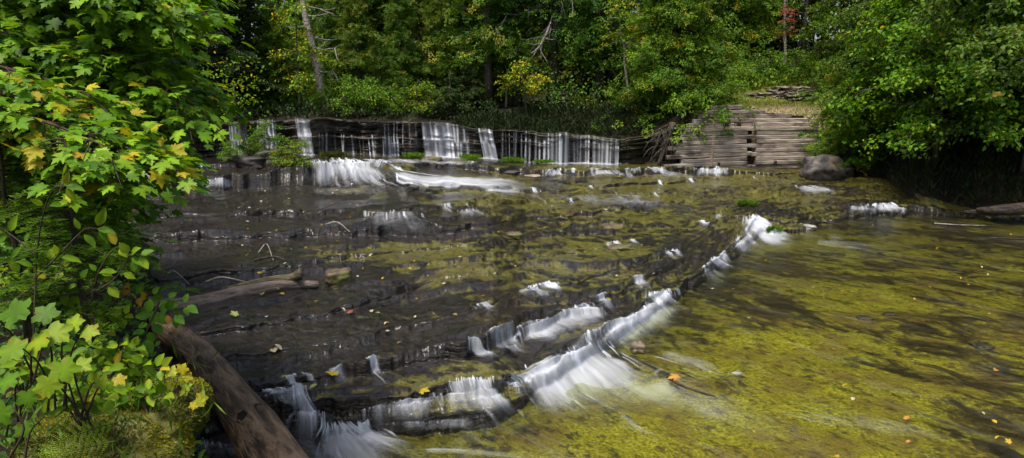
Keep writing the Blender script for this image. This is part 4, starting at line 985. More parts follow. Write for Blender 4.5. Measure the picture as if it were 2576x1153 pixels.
bare_trunk(1372, 305, 29.4, [(1372, 265), (1373, 225)], .055, 'slim upright trunk just left of the grey leaning one', M_BARK)
bare_trunk(1618, 275, 30.0, [(1618, 240), (1620, 200)], .09, 'short dark trunk under the left skirt of the broad cedar', M_BARK)
bare_trunk(1052, 290, 31.5, [(1040, 120), (1050, -20)], .07, 'thin pale trunk between the olive cedars above the thick fall', M_PALE)
bare_trunk(1272, 290, 31.0, [(1276, 160), (1268, 40)], .06, 'thin pale trunk rising left of the silvery dead branches', M_PALE)
bare_trunk(655, 290, 29.0, [(648, 180), (655, 90)], .05, 'slim grey trunk left of the yellowing sapling', M_PALE)
bare_trunk(1972, 150, 38, [(1974, 60), (1976, -40)], .10, 'straight grey trunk rising behind the scarlet sapling', M_PALE)

# shrubs
SH = 'shrubs along the lip and slope'
S_ = lambda px, D, lab, me=shrub, s=1.0: place('shrub', me, px, D, lab, 'shrub', SH, s=s, names=('stem', 'foliage'))
S_(868, 27.6, 'round green shrub on the lip below the dark cedar', s=1.35)
S_(925, 28.2, 'bright green shrub in the middle of the lip shrubs', s=1.2)
S_(985, 28.6, 'dull green shrub right of the bright one on the lip', s=.85)
S_(1050, 28.8, 'olive shrub behind the thick tiered fall', shrub2, 1.4)
S_(820, 27.8, 'low shrub at the foot of the pale dead trunk', s=.9)
S_(690, 28.6, 'shrub on the lip left of the yellowing sapling', s=1.0)
S_(1815, 31.0, 'green shrub at the left foot of the grassy slope', s=1.1)
S_(1862, 34.5, 'fresh green shrub halfway up the slope', s=1.0)
S_(1925, 35.0, 'leafy shrub on the slope below the scarlet sapling', s=1.3)
S_(1990, 35.5, 'rounded shrub on the slope right of the scarlet sapling', s=1.3)
S_(2045, 32.5, 'small shrub beside the pale rock outcrop', s=.9)
S_(1775, 28.3, 'small shrub on the top of the timber wall', shrub2, .9)
S_(2075, 27.4, 'leafy shrub at the right top corner of the timber wall', s=1.0)
sp = hemlock(1.9, 1.35, .1, 46, ((.03, .06, .014), (.055, .10, .02), (.09, .13, .025)), leaf=.10)
place('spruce_sapling', sp, 1135, 28.3, 'low spreading spruce with tiered boughs behind the lip', 'tree')
place('spruce_sapling', sp, 1180, 29.6, 'second spreading spruce, close behind and right of the first', 'tree', s=1.1)

# far wood as one mass
ps, cs, ss = [], [], []
A = Acc()
for i in range(175):
    px = rng.uniform(-500, 3050); D = rng.uniform(41, 60); b = gpos(px, D); h = rng.uniform(22, 33) * (D / 47)  # heights stretched above the frame to darken reflections on the slab
    hole = min(abs(px - q) for q in (672, 925, 1352, 1530))
    if hole < 30: h = min(h, 6.8 * D / 47)
    elif hole < 60: h = min(h, 8.8 * D / 47)
    Rr = rng.uniform(1.5, 2.6); n_ = 3600
    u = rng.random(n_) ** .8; a = rng.random(n_) * 6.28; r_ = 1.35 * Rr * (1 - u * .85) * (.35 + .65 * rng.random(n_) ** .5) * (.7 + .5 * vn(u * 9 + i, a * 1.2))
    ps.append(b + np.stack([r_ * np.cos(a), r_ * np.sin(a), .3 + u * h], -1))
    base = [(.022, .045, .012), (.035, .065, .014), (.06, .085, .018), (.085, .12, .018), (.15, .14, .02)][rng.choice(5, p=[.28, .28, .22, .16, .06])]
    cs.append(np.array(base) * (.7 + .6 * rng.random((n_, 1)))); ss.append(.33 * (.6 + .8 * rng.random(n_)))
    A.add(*tube(np.stack([b - [0, 0, .3], b + [0, 0, h * .8]]), [.16, .05], 5, cap=False))
ps = np.concatenate(ps); n_ = len(ps)
v, f, t = leaves('diamond', ps, rdir(n_) + [0, 0, -.5], rdir(n_) * .7 + UP * .5, np.concatenate(ss), np.concatenate(cs))
tv = np.concatenate(A.v); nf = len(v)
o = link('forest', mesh('forest', np.concatenate([v, tv]), [f] + [q + nf for q in A.f], M_FAR, {'tint': np.concatenate([t, np.full((len(tv), 3), .03)])}, False))
tag(o, 'deep green wood massed behind the nearer trees', 'wood', kind='stuff')

# grass on the plateau and slope; undergrowth on the banks
def scatter_ground(n, pxr, runr, kinds, size, cols, wts, up=.9, hgt=0.0, mask=None):
    px = rng.uniform(*pxr, n); run = rng.uniform(*runr, n)
    c = np.clip(((px - PX[0]) / 3.6).round().astype(int), 0, NC - 1)
    i = np.array([np.interp(r_, GR[:, cc], np.arange(NG)) for r_, cc in zip(run, c)]); k = np.minimum(i.astype(int), NG - 2); fr_ = (i - k)[:, None]
    P = G[k, c] * (1 - fr_) + G[k + 1, c] * fr_
    P = P + np.stack([rng.normal(size=n) * .03, rng.normal(size=n) * .03, hgt * rng.random(n) - .02], -1)
    D = np.stack([rng.normal(size=n) * .45, rng.normal(size=n) * .45, np.full(n, up)], -1)
    return leaves(kinds, P, D, rdir(n) + [0, -.6, .2], size * (.6 + .8 * rng.random(n)), pal(n, cols, wts, .25))
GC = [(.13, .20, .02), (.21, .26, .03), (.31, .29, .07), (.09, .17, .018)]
a1 = scatter_ground(12000, (1440, 2085), (3.4, 13), 'blade', .13, GC, (4, 4, 2, 3))
a2 = scatter_ground(2600, (1760, 2085), (1.2, 4.0), 'blade', .12, GC, (2, 4, 4, 1))
a3 = scatter_ground(7000, (1800, 2120), (6.5, 15), 'diamond', .17, FRESH, (4, 4, 3, .3), .5, .55)
v = np.concatenate([a1[0], a2[0], a3[0]]); f = np.concatenate([a1[1], a2[1] + len(a1[0]), a3[1] + len(a1[0]) + len(a2[0])])
o = link('grass', mesh('grass', v, f, M_FAR, {'tint': np.concatenate([a1[2], a2[2], a3[2]])}, False)); tag(o, 'short grass and weeds on the plateau and slope', 'grass', kind='stuff')
DK_SHADE = [(.010, .022, .005), (.016, .034, .006), (.030, .052, .008), (.03, .022, .01)]  # leaf colours darkened to hold the deep shade of the banks
bits = [scatter_ground(4500, (2160, 2720), (.1, 4.5), 'blade', .26, DK_SHADE, (4, 4, 2, 1), .7, .2),
        scatter_ground(7000, (1150, 1715), (1.15, 4.4), 'blade', .24, DK_SHADE, (4, 4, 2, 1), .5, .10),
        scatter_ground(2600, (560, 1260), (2.6, 7), 'diamond', .13, DK_SHADE, (3, 4, 3, 1), .6, .5),
        scatter_ground(3500, (-300, 560), (.6, 7), 'diamond', .2, DK_SHADE, (3, 4, 2, 1), .6, .6)]
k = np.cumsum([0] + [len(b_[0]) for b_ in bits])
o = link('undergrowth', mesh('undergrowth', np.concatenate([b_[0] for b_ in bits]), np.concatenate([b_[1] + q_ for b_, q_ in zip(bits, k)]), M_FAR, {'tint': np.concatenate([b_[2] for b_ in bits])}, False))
tag(o, 'low undergrowth on the banks, its leaves coloured dark for shade', 'undergrowth', kind='stuff')

# ------------------------------------------------------------------ timber crib wall
def woodmat():
    m, nt, out = newmat('weathered_timber')
    tc = N(nt, 'ShaderNodeTexCoord').outputs['Object']; oi = N(nt, 'ShaderNodeObjectInfo').outputs['Random']
    va = nt.nodes.new('ShaderNodeVectorMath'); va.operation = 'ADD'
    cb = N(nt, 'ShaderNodeCombineXYZ', {0: Mth(nt, 'MULTIPLY', oi, 91.0), 1: Mth(nt, 'MULTIPLY', oi, 37.0), 2: oi})
    nt.links.new(tc, va.inputs[0]); nt.links.new(cb.outputs[0], va.inputs[1])
    g1 = Noise(nt, VMul(nt, va.outputs[0], (1.0, 14, 22)), 1.5, 6, .62, .3); g2 = Noise(nt, VMul(nt, va.outputs[0], (.7, 1.5, 1.5)), 1.0, 3)
    c = Mix(nt, Ramp(nt, g1, .35, .65), (.20, .16, .13), (.60, .50, .405))
    c = Mix(nt, Mth(nt, 'MULTIPLY', oi, .75), c, (.24, .205, .19))
    gp = N(nt, 'ShaderNodeNewGeometry').outputs['Position']
    st = Ramp(nt, Noise(nt, VMul(nt, gp, (.40, .4, 1.1)), 1.5, 4, .6, .3), .50, .64)
    c = Mix(nt, Mth(nt, 'MULTIPLY', st, .85), c, (.060, .042, .040))
    wt = Ramp(nt, Noise(nt, VMul(nt, gp, (.6, .4, 2.2)), 1.1, 3, .6), .60, .70)
    c = Mix(nt, Mth(nt, 'MULTIPLY', wt, .5), c, (.52, .49, .46))
    b = N(nt, 'ShaderNodeBump', {'Height': g1, 'Strength': .5, 'Distance': .02})
    p = N(nt, 'ShaderNodeBsdfPrincipled', {'Base Color': c, 'Roughness': .8, 'Normal': b.outputs[0], 'Specular IOR Level': .25})
    nt.links.new(p.outputs[0], out.inputs[0]); return m
M_WOOD = woodmat()
M_ENDS = barkmat('dark_timber_end', (.012, .009, .007), (.040, .030, .024), (4, 4, 4))  # very dark brown for the tie beams
def box(l, d, h, bev=.012, n=9):
    """a sawn timber along local x with worn edges"""
    prof = np.array([[-d + bev, -h], [d - bev, -h], [d, -h + bev], [d, h - bev], [d - bev, h], [-d + bev, h], [-d, h - bev], [-d, -h + bev]]) / 2 if False else \
        np.array([[-d / 2 + bev, -h / 2], [d / 2 - bev, -h / 2], [d / 2, -h / 2 + bev], [d / 2, h / 2 - bev], [d / 2 - bev, h / 2], [-d / 2 + bev, h / 2], [-d / 2, h / 2 - bev], [-d / 2, -h / 2 + bev]])
    xs = np.linspace(-l / 2, l / 2, n)
    V = np.empty((n, 8, 3)); V[..., 0] = xs[:, None]; V[..., 1:] = prof[None] + rng.normal(size=(n, 8, 2)) * .004 + np.cumsum(rng.normal(size=(n, 1, 2)) * .003, 0)
    V[0, :, 0] += rng.normal(size=8) * .01; V[-1, :, 0] += rng.normal(size=8) * .01
    i = np.arange(n * 8).reshape(n, 8); j = np.roll(i, -1, 1)
    return V.reshape(-1, 3), [np.stack([i[:-1], i[1:], j[1:], j[:-1]], -1).reshape(-1, 4), i[0][None], i[-1][::-1][None]]
pl, pc, pr = backpt(1688), backpt(1880), backpt(2112)
pl, pr = pl + [0, .10, 0], pr + [0, .45, 0]
pr[:2] = onY(2112, 418, pc[1] + .35)[:2]
pc = pc + np.array([0, -.28, 0]); pl = pl + np.array([0, -.1, 0])
zb0 = float(min(ZBx(1760), ZBx(1960))) - .04
wallroot = empty('timber_wall', [pc[0], pc[1], zb0], 'grey stepped crib wall of stacked weathered timbers beside the falls', 'wall')
cz = lambda cx: 1610 + .4072 * cx
def wl(zx):
    if zx <= 1880: t = (zx - 1688) / 192.; return pl * (1 - t) + pc * t
    t = (zx - 1880) / 232.; return pc * (1 - t) + pr * t
CH = .156
courses = [(300, 1010), (150, 1000), (250, 1130), (165, 1205), (215, 1200), (172, 1150), (215, 1135), (238, 1085), (245, 1085), (262, 1082), (285, 1080), (318, 1074), (355, 915), (395, 745), (430, 600)]
def timber(a, b, k, tilt=0.0, dy=0.0):
    A_, B_ = wl(cz(a)).copy(), wl(cz(b)).copy()
    bat = np.array([0, .075 * k * CH * 2 + dy, 0]); A_ += bat; B_ += bat
    d = B_ - A_; d[2] = 0; l = np.linalg.norm(d)
    me = mesh('timber', *box(l - .006, .17, CH - .010, .018), M_WOOD, None, False)
    o = link('timber', me, wallroot); mid = (A_ + B_) / 2
    o.location = (mid[0] - pc[0], mid[1] - pc[1], .05 + (k + .5) * CH + rng.normal() * .002); o.rotation_euler = (rng.normal() * .008, -tilt, math.atan2(d[1], d[0]))
    return o
def tie(c, k, dy=.0, w=.17):
    p = wl(cz(c)) + np.array([0, .075 * k * CH * 2 + dy, 0])
    me = mesh('tie_beam', *box(.9, w, CH - .02), M_ENDS, None, False); o = link('tie_beam', me, wallroot)
    o.location = (p[0] - pc[0], p[1] - pc[1] + .45, .05 + (k + .5) * CH); o.rotation_euler = (0, 0, pi / 2)
for k, (a, b) in enumerate(courses):
    gap = k in (2, 4, 6, 8) or k == 1
    ca = (636 if gap else 664) + rng.integers(-6, 6); cb_ = (694 if gap else 668) + rng.integers(-4, 6)
    dy = rng.normal() * .018
    if a < 610: timber(a, min(ca, b), k, .006, dy)
    if b > 720: timber(max(cb_, a), b, k, 0.0, dy + rng.normal() * .01)
    if gap:
        tie(664, k, .10)
        tie(258 + 6 * k, k, -.06) if k < 7 else None
        if k in (2, 4): tie(1118, k, -.05)
for c, k in ((462, 1), (810, 1), (480, 14.2), (590, 13.9), (650, 13.2), (722, 12.8), (800, 12.2), (895, 11.9), (980, 11.6), (510, 10), (586, 10), (338, 8)): tie(c, k, -.03 if k > 11 else -.115, .15)
timber(560, 1050, 11.9, -.065, .06) if False else None

# ------------------------------------------------------------------ rocks
def stonemat(name, c1, c2, moss=None, mk=(.5, .62)):
    m, nt, out = newmat(name); tc = N(nt, 'ShaderNodeTexCoord').outputs['Object']
    n1 = Noise(nt, tc, 5.0, 6, .65); n2 = Noise(nt, tc, 22.0, 4, .6); n3 = Noise(nt, tc, 2.5, 3)
    c = Mix(nt, Ramp(nt, n1, .35, .65), c1, c2)
    if moss: c = Mix(nt, Ramp(nt, n3, *mk), c, moss)
    b = N(nt, 'ShaderNodeBump', {'Height': Mth(nt, 'ADD', n1, Mth(nt, 'MULTIPLY', n2, .4)), 'Strength': .9, 'Distance': .03})
    p = N(nt, 'ShaderNodeBsdfPrincipled', {'Base Color': c, 'Roughness': .6, 'Normal': b.outputs[0]})
    nt.links.new(p.outputs[0], out.inputs[0]); return m
M_STONE = stonemat('grey_stone', (.05, .042, .034), (.19, .165, .14))
M_BROWN = stonemat('brown_stone', (.05, .035, .02), (.17, .12, .07), (.10, .10, .02))
M_DKST = stonemat('dark_stone', (.012, .010, .009), (.06, .048, .038))
M_TANST = stonemat('tan_stone', (.16, .12, .08), (.36, .29, .21))
def stone_mesh(name, rx, ry, rz, seed, mat, blocky=.5):
    nu, nv = 40, 24
    u = np.linspace(0, 2 * pi, nu, endpoint=False); v = np.linspace(0, pi, nv)
    X = np.sin(v)[:, None] * np.cos(u)[None]; Y = np.sin(v)[:, None] * np.sin(u)[None]; Z = np.cos(v)[:, None] * np.ones(nu)[None]
    p = 1 + blocky * 2; L_ = (np.abs(X) ** (2 + p) + np.abs(Y) ** (2 + p) + np.abs(Z) ** (2 + p)) ** (-1 / (2 + p))
    f_ = L_ * (1 + .55 * (fbm(X * 1.3 + seed, Y * 1.3 + Z * 1.7 + seed, 4) - .5) + .32 * (fbm(Z * 3 + seed, X * 3 - Y * 2, 4) - .5))
    V = np.stack([X * f_ * rx, Y * f_ * ry, Z * f_ * rz], -1)
    i = np.arange(nu * nv).reshape(nv, nu); j = np.roll(i, -1, 1)
    return mesh(name, V.reshape(-1, 3), np.stack([i[:-1], i[1:], j[1:], j[:-1]], -1).reshape(-1, 4), mat)
def rock(px, py, w_, h_, label, mat=None, name='rock', seed=1, up=.45, dpt=.8, rz=0.0, blocky=.4, base=None):
    b = bedpt(px, py) if base is None else base
    d = np.linalg.norm(b - [0, 0, H]); rx, rz_ = w_ / F * d / 2, h_ / F * d / 2
    me = stone_mesh(name, rx, rx * dpt, rz_, seed * 3.7, mat or M_STONE, blocky)
    o = link(name, me); o.location = b + np.array([0, rx * dpt * .6, rz_ * up]); o.rotation_euler = (0, 0, rz)
    return tag(o, label, 'rock')
rock(2074, 456, 94, 60, 'big rough boulder at the right foot of the timber wall', stonemat('lichen_boulder', (.035, .030, .027), (.150, .125, .110), (.20, .15, .09), (.55, .66)), 'boulder', 3, .75)
rock(850, 716, 62, 40, 'squat brown mossy rock beyond the end of the fallen branches', M_BROWN, seed=5, up=.6, blocky=.8, rz=.3)
rock(1606, 886, 34, 30, 'rounded brown stone standing in the white water', stonemat('river_stone', (.10, .075, .05), (.24, .19, .13)), 'stone', 7, .7)
rock(1294, 600, 40, 17, 'low tan stone lying alone on the middle of the slab', M_BROWN, 'stone', 9, .5)
rock(1040, 481, 26, 12, 'small dark stone breaking the white run of water', M_DKST, 'stone', 10)
rock(982, 474, 26, 10, 'dark stone just below the twin-tier cascade', M_DKST, 'stone', 11)
rock(2032, 578, 36, 16, 'pale flat stone resting on the small dark shelf', stonemat('pale_stone', (.15, .14, .12), (.34, .32, .29)), 'stone', 12, .5)
rock(1545, 578, 52, 15, 'wide flat brown stone on the upper slab', M_BROWN, 'stone', 13, .2)
rock(1560, 628, 60, 14, 'low mossy slab stone below the wide flat brown one', M_BROWN, 'stone', 14, .2)
rock(1085, 405, 50, 12, 'flat shelf stone below the thick tiered fall', M_BROWN, 'stone', 15, .3)
rock(1275, 440, 60, 12, 'dark flat stone among the thin shelves', M_DKST, 'stone', 16, .3)
rock(1340, 448, 40, 9, 'thin tan stone right of the dark flat one', M_TANST, 'stone', 17, .3)
rock(2115, 452, 60, 40, 'dim rock tucked behind the big boulder under the leaves', M_DKST, 'rock', 19, .6)
rock(2180, 800, 34, 9, 'small black stone breaking the surface of the green pool', M_DKST, 'stone', 20, .2)
rock(2240, 792, 26, 8, 'tiny black stone right beside the small black one', M_DKST, 'stone', 21, .2)
rock(2480, 870, 40, 9, 'flat black stone at the right side of the pool', M_DKST, 'stone', 22, .2)
rock(1040, 336, 20, 14, 'tan block lying on the upper step of the ledge', M_TANST, 'stone', 23, .4, base=wallpt(1040, .60)[()] + np.array([0, -.05, .02]))
# layered outcrop on the slope
p0 = gpos(1985, 33.2); A = Acc()
M_OUT = stonemat('layered_outcrop_rock', (.05, .04, .028), (.24, .19, .135))
for k in range(13):
    l, h_ = rng.uniform(.7, 1.6), rng.uniform(.05, .10); xx = rng.uniform(-1.2, 1.15); zz = .02 + .045 * k * (1 - .3 * abs(xx))
    v, f = box(l, .7, h_, .03, 9); v = v + rng.normal(size=v.shape) * .035
    A.add(v + [xx, .03 * k + rng.normal() * .05, zz], f)
o = link('rock_outcrop', A.mesh('rock_outcrop', M_OUT, False)); o.location = p0 + [0, 0, .0]; o.rotation_euler = (0, 0, .12)
tag(o, 'pale layered rock outcrop breaking through the grassy slope', 'rock')
# root tangle left of the timber wall
b0 = backpt(1672); root = empty('root_tangle', b0, 'tangle of dead roots hanging down beside the timber wall', 'roots'); A = Acc()
A.add(*tube(spline([[.30, .30, 1.45], [.12, .1, 1.05], [-.12, -.15, .5], [-.28, -.25, -.05]], 9), np.linspace(.13, .05, 9), 9, .35))
stump = link('stump', A.mesh('stump', M_DEAD if False else M_BARK), root); A = Acc()
for i in range(26):
    s = np.array([rng.uniform(-.25, .3), rng.uniform(-.15, .3), rng.uniform(.5, 1.5)]); e = np.array([rng.uniform(-.9, .45), rng.uniform(-.5, .0), rng.uniform(-.05, 1.0)])
    m_ = (s + e) / 2 + np.array([rng.normal() * .12, -.15, .15])
    A.add(*tube(spline([s, m_, e], 8), np.linspace(.022, .006, 8) * rng.uniform(.6, 1.3), 5, .1))
link('roots', A.mesh('roots', M_BARK), root)

# moss at the foot of the falls
def moss_patch(px, py, w_, h_, label, cols=((.07, .16, .012), (.11, .22, .016), (.15, .24, .02))):
    d = np.linalg.norm(bedpt(px, py) - [0, 0, H]); n_ = int(w_ * 16)
    x_ = px + (rng.random(n_) - .5) * w_ * np.sqrt(rng.random(n_)); y_ = py + (rng.random(n_) - .5) * h_ * .5
    P = bedpt(x_, y_); P[:, 2] += rng.random(n_) * h_ / F * d * .6
    v, f, t = leaves('blade', P, rdir(n_) * .6 + UP * .7, rdir(n_) + [0, -.8, .3], .10 * (.6 + .8 * rng.random(n_)), pal(n_, cols, (1,) * len(cols)))
    tag(link('moss_patch', mesh('moss_patch', v, f, M_MOSS, {'tint': t}, False)), label, 'moss', 'moss at the foot of the falls')
moss_patch(1040, 396, 60, 9, 'bright moss strip left of the thick tiered fall')
moss_patch(1182, 401, 62, 13, 'bright moss clump between the thick fall and the slanting fall')
moss_patch(1290, 408, 66, 10, 'bright moss strip left of the wide curtain')
moss_patch(840, 394, 80, 10, 'olive moss bank under the row of trickles', ((.05, .08, .012), (.09, .10, .015), (.04, .05, .01)))
moss_patch(1370, 412, 60, 7, 'thin line of moss under the wide curtain')
moss_patch(1878, 520, 60, 8, 'green weeds growing on the rock above the strong chute')
moss_patch(1946, 584, 46, 12, 'tuft of green weeds beside the strong chute')

# islet of rock and shrubs in front of the left falls
rock(690, 418, 110, 48, 'dark mossy rock forming the islet before the left falls', stonemat('mossy_rock', (.012, .010, .008), (.05, .04, .03), (.055, .075, .012), (.46, .6)), 'mossy_rock', 31, .5)
rock(610, 420, 100, 34, 'lower dark rock at the left end of the islet', M_DKST, 'rock', 32, .4)
def islet(px, py, me, s, label, names=('stem', 'foliage'), nm='shrub', cat='shrub'):
    b = bedpt(px, py); o = empty(nm, b, label, cat, 'shrubs on the islet', rng.random() * 6); o.scale = (s, s, s)
    for n_, m_ in zip(names, me): link(n_, m_, o)
    return o
o = islet(680, 412, shrub, .72, 'full green shrub on top of the mossy islet rock'); o.location.z += .35
o = islet(642, 414, shrub, .5, 'lower shrub left of the full one on the islet'); o.location.z += .2
o = islet(578, 418, shrub, .5, 'dim shrub at the left end of the islet'); o.location.z += .1
islet(742, 420, shrub2, .80, 'lime green shrub with large leaves at the right tip of the islet')
islet(712, 422, shrub2, .55, 'tiny lime shrub under the full islet shrub')
b = bedpt(628, 412); o = empty('maple_sapling', b, 'thin dark sapling leaning on the islet before the half hidden fall', 'tree')
A = Acc(); A.add(*tube(spline([[0, 0, 0], [-.12, 0, .7], [-.25, 0, 1.5], [-.3, 0, 2.3]], 10), np.linspace(.045, .02, 10), 7, .1)); link('trunk', A.mesh('trunk', M_BARK), o)
n_ = 420; c_ = np.array([-.35, 0, 2.1]) + rng.normal(size=(n_, 3)) * [.5, .4, .45]
v, f, t = leaves('ovate', c_, rdir(n_) + [0, 0, -.4], UP + rdir(n_) * .5, .10 * (.6 + .7 * rng.random(n_)), pal(n_, YG, (3, 3, 2, 1))); link('crown', mesh('crown', v, f, M_LEAF, {'tint': t}, False), o)

# ------------------------------------------------------------------ left bank in the foreground
ED = np.array([(470, 1330), (450, 1240), (440, 1150), (428, 1080), (408, 1020), (385, 970), (360, 925), (335, 870), (318, 800), (322, 745), (335, 700), (345, 650), (330, 570), (295, 490), (280, 450)], float)
EZ = np.interp(np.arange(len(ED)), [0, 8, 12, 14], [1.15, 1.05, 1.1, 1.2])
edp = spline(onz(ED[:, 0], ED[:, 1], EZ), 90)
first = edp[0] + np.array([.35, -2.6, .1]); edp = np.concatenate([spline([first, edp[0] + (first - edp[0]) * .5, edp[0]], 20)[:-1], edp])
tan_ = nrm(np.gradient(edp, axis=0) * [1, 1, 0]); inn = np.stack([-tan_[:, 1], tan_[:, 0], 0 * tan_[:, 0]], -1)
cols_ = [(-.02, -1.5), (-.10, -.9), (-.16, -.5), (-.12, -.18), (-.02, -.03), (.10, .05), (.3, .13), (.6, .22), (1.0, .30), (1.6, .36), (2.6, .42), (4.5, .5), (8, .6)]
ci = np.interp(np.linspace(0, 12, 52), range(13), [c_[0] for c_ in cols_]); cz_ = np.interp(np.linspace(0, 12, 52), range(13), [c_[1] for c_ in cols_])
BK = edp[:, None] + inn[:, None] * ci[None, :, None] + UP * cz_[None, :, None]
BK += (.16 * (fbm(BK[..., 0] * 2.2, BK[..., 1] * 2.2 + BK[..., 2], 4) - .5))[..., None] * (np.array([.6, 0, 1.0]))
BK[..., 2] = np.where(np.arange(52)[None] < 3, np.minimum(BK[..., 2], .1), BK[..., 2])
bkm = np.zeros(BK.shape[:2])
o = link('bank', mesh('bank', BK, grid_faces(*BK.shape[:2]), M_GROUND, {'grass': bkm.ravel(), 'earth': bkm.ravel()})); tag(o, 'earth bank along the left of the stream', kind='structure')
def bankpt(i, j):
    a, b = np.broadcast_arrays(np.asarray(i, float), np.asarray(j, float)); a = np.clip(a, 0, BK.shape[0] - 1.01); b = np.clip(b, 0, 50.9)
    x_, y_ = a.astype(int), b.astype(int); f, g = (a - x_)[..., None], (b - y_)[..., None]
    return (BK[x_, y_] * (1 - f) + BK[x_ + 1, y_] * f) * (1 - g) + (BK[x_, y_ + 1] * (1 - f) + BK[x_ + 1, y_ + 1] * f) * g
CAM = np.array([0, 0, H])

# broadleaf boughs with real maple leaves, hanging over the stream
MG = [(.060, .150, .007), (.115, .250, .010), (.195, .345, .013), (.40, .34, .015), (.50, .28, .02)]
def bough_tree(name, label, base, boughs, wts, size=.105, lpt=11, ntw=9, kind='maple', colors=MG, trunk_r=.05, group=None, twl=.42, flat=.5, cam_tilt=.16):
    root = empty(name, base, label, 'tree', group); A = Acc(); ps, ds, ns, ss, ts = [], [], [], [], []
    for bi, bp in enumerate(boughs):
        P = spline(bp, 26); L_ = np.linalg.norm(np.diff(P, axis=0), axis=1).sum()
        A.add(*tube(P - base, np.linspace(.006 + .006 * L_, .003, 26), 6, .08, False))
        k = int(ntw * L_) + 2
        tq = .10 + .90 * (np.arange(k) + rng.random(k)) / k; b = along(P, tq); bd = nrm(along(np.gradient(P, axis=0), tq))
        side = nrm(np.cross(bd, UP)) * rng.choice([-1, 1], k)[:, None]
        for q_ in range(k):
            td = nrm(bd[q_] * .75 + side[q_] * (.75 if tq[q_] < .96 else .1) + rng.normal(size=3) * .22 + np.array([0, 0, -.12]))
            tl = twl * (.6 + .6 * rng.random())
            tp = b[q_] + td * tl * np.linspace(0, 1, 5)[:, None] + UP * (-.16 * tl * np.linspace(0, 1, 5)[:, None] ** 2)
            A.add(*tube(tp - base, np.linspace(.0035, .0015, 5), 4, cap=False))
            m_ = lpt; s = .12 + .88 * (np.arange(m_) // 2 * 2 + 1) / m_; s = np.clip(s + rng.normal(size=m_) * .04, .05, 1)
            sg = np.where(np.arange(m_) % 2, 1, -1); sd = nrm(np.cross(td, UP))
            pt = nrm(td * .5 + sd * sg[:, None] * .8 + rng.normal(size=(m_, 3)) * .25 + [0, 0, .05]); pet = .035 + .05 * rng.random(m_)
            lp = along(tp, s) + pt * pet[:, None]
            ld = nrm(pt + td * .6 + rng.normal(size=(m_, 3)) * .25 + [0, 0, -.38])
            tc = nrm(CAM - lp)
            ps.append(lp); ds.append(ld); ns.append(UP * 1.0 + tc * cam_tilt + rng.normal(size=(m_, 3)) * .30); ss.append(size * (.55 + .6 * rng.random(m_)))
            base_c = np.array(colors)[rng.choice(len(colors), m_, p=np.array(wts[bi % len(wts)]) / sum(wts[bi % len(wts)]))]
            ts.append(base_c * (.75 + .45 * rng.random((m_, 1))) * (.85 + .3 * rng.random()))
    ps = np.concatenate(ps); ds = np.concatenate(ds)
    v, f, t = leaves(kind, ps - base, ds, np.concatenate(ns), np.concatenate(ss), np.concatenate(ts))
    link('branches', A.mesh('branches', M_TWIG), root); link('foliage', mesh('foliage', v, f, M_LEAF, {'tint': t}, True), root)
    return root
def edge_x(py): return np.interp(py, [-60, 0, 60, 100, 150, 210, 250, 300, 340, 400, 430, 470, 520, 580, 640, 690], [560, 545, 540, 495, 520, 570, 575, 500, 445, 490, 440, 375, 365, 345, 350, 300])
def bough(y1, d1, y0, d0, x0=-260, fr=1.0, sag=-.05):
    x1 = (edge_x(y1) - .22 * F / d1) * fr
    a, b = dep(x0, y0, d0), dep(x1, y1, d1)
    return [a, a * .6 + b * .4 + UP * .18, a * .25 + b * .75 + UP * .10, b]
W_G = (2, 4, 4, .16, .03); W_Y = (2, 3, 4, 1.0, .06); W_D = (3, 4, 2, .1, .02)
tb = dep(-330, 700, 4.6); tb[2] = 1.5
bs = []
for i, yy in enumerate(np.linspace(-80, 320, 23)):
    bs.append(bough(yy + rng.normal() * 10, 3.6 + 1.5 * rng.random(), yy - 120 + rng.normal() * 60, 4.2 + rng.random(), fr=(1.0 if i % 2 == 0 else rng.uniform(.5, .95))))
m1 = bough_tree('maple_tree', 'overhanging green maple filling the upper left corner', tb, bs, [W_G], .084, lpt=13, ntw=13, twl=.36)
A = Acc(); A.add(*tube(spline([[0, 0, -.4], [.02, 0, 1.0], [-.05, .1, 2.4], [-.15, .2, 4.2]], 12), np.linspace(.11, .07, 12), 10, .08)); link('trunk', A.mesh('trunk', M_BARK), m1)
bs = [bough(y_, d_, y0, d0, fr=f_) for y_, d_, y0, d0, f_ in ((352, 3.1, 300, 3.6, .98), (388, 3.0, 330, 3.5, 1.0), (372, 2.9, 350, 3.3, .80), (412, 3.2, 420, 3.6, .93), (240, 3.2, 260, 3.6, .50), (300, 3.2, 280, 3.6, .42), (340, 3.1, 340, 3.4, .30))]
tb2 = dep(-250, 900, 3.5); tb2[2] = 1.5
m2 = bough_tree('maple_sapling', 'yellowing maple sapling whose bough points over the dark slab', tb2, bs, [W_Y], .078, lpt=13, ntw=12, twl=.30)
bs = []
for i, yy in enumerate(np.linspace(330, 600, 13)):
    bs.append(bough(yy + rng.normal() * 8, 4.6 + 1.6 * rng.random(), yy - 60 + rng.normal() * 30, 5.2 + rng.random(), fr=(1.0 if i % 2 == 0 else rng.uniform(.45, .9))))
tb3 = dep(-260, 760, 5.4); tb3[2] = 1.55
m3 = bough_tree('maple_sapling', 'deep green lower maple drooping to the water edge on the left bank', tb3, bs, [W_D], .095, lpt=13, ntw=12, twl=.38)
bs = []
for i, yy in enumerate(np.linspace(-60, 620, 15)):
    bs.append(bough(yy, 7.0 + 2 * rng.random(), yy - 60, 7.5 + rng.random(), x0=-500, fr=rng.uniform(.35, .80)))
tb4 = dep(-450, 560, 7.6); tb4[2] = 1.6
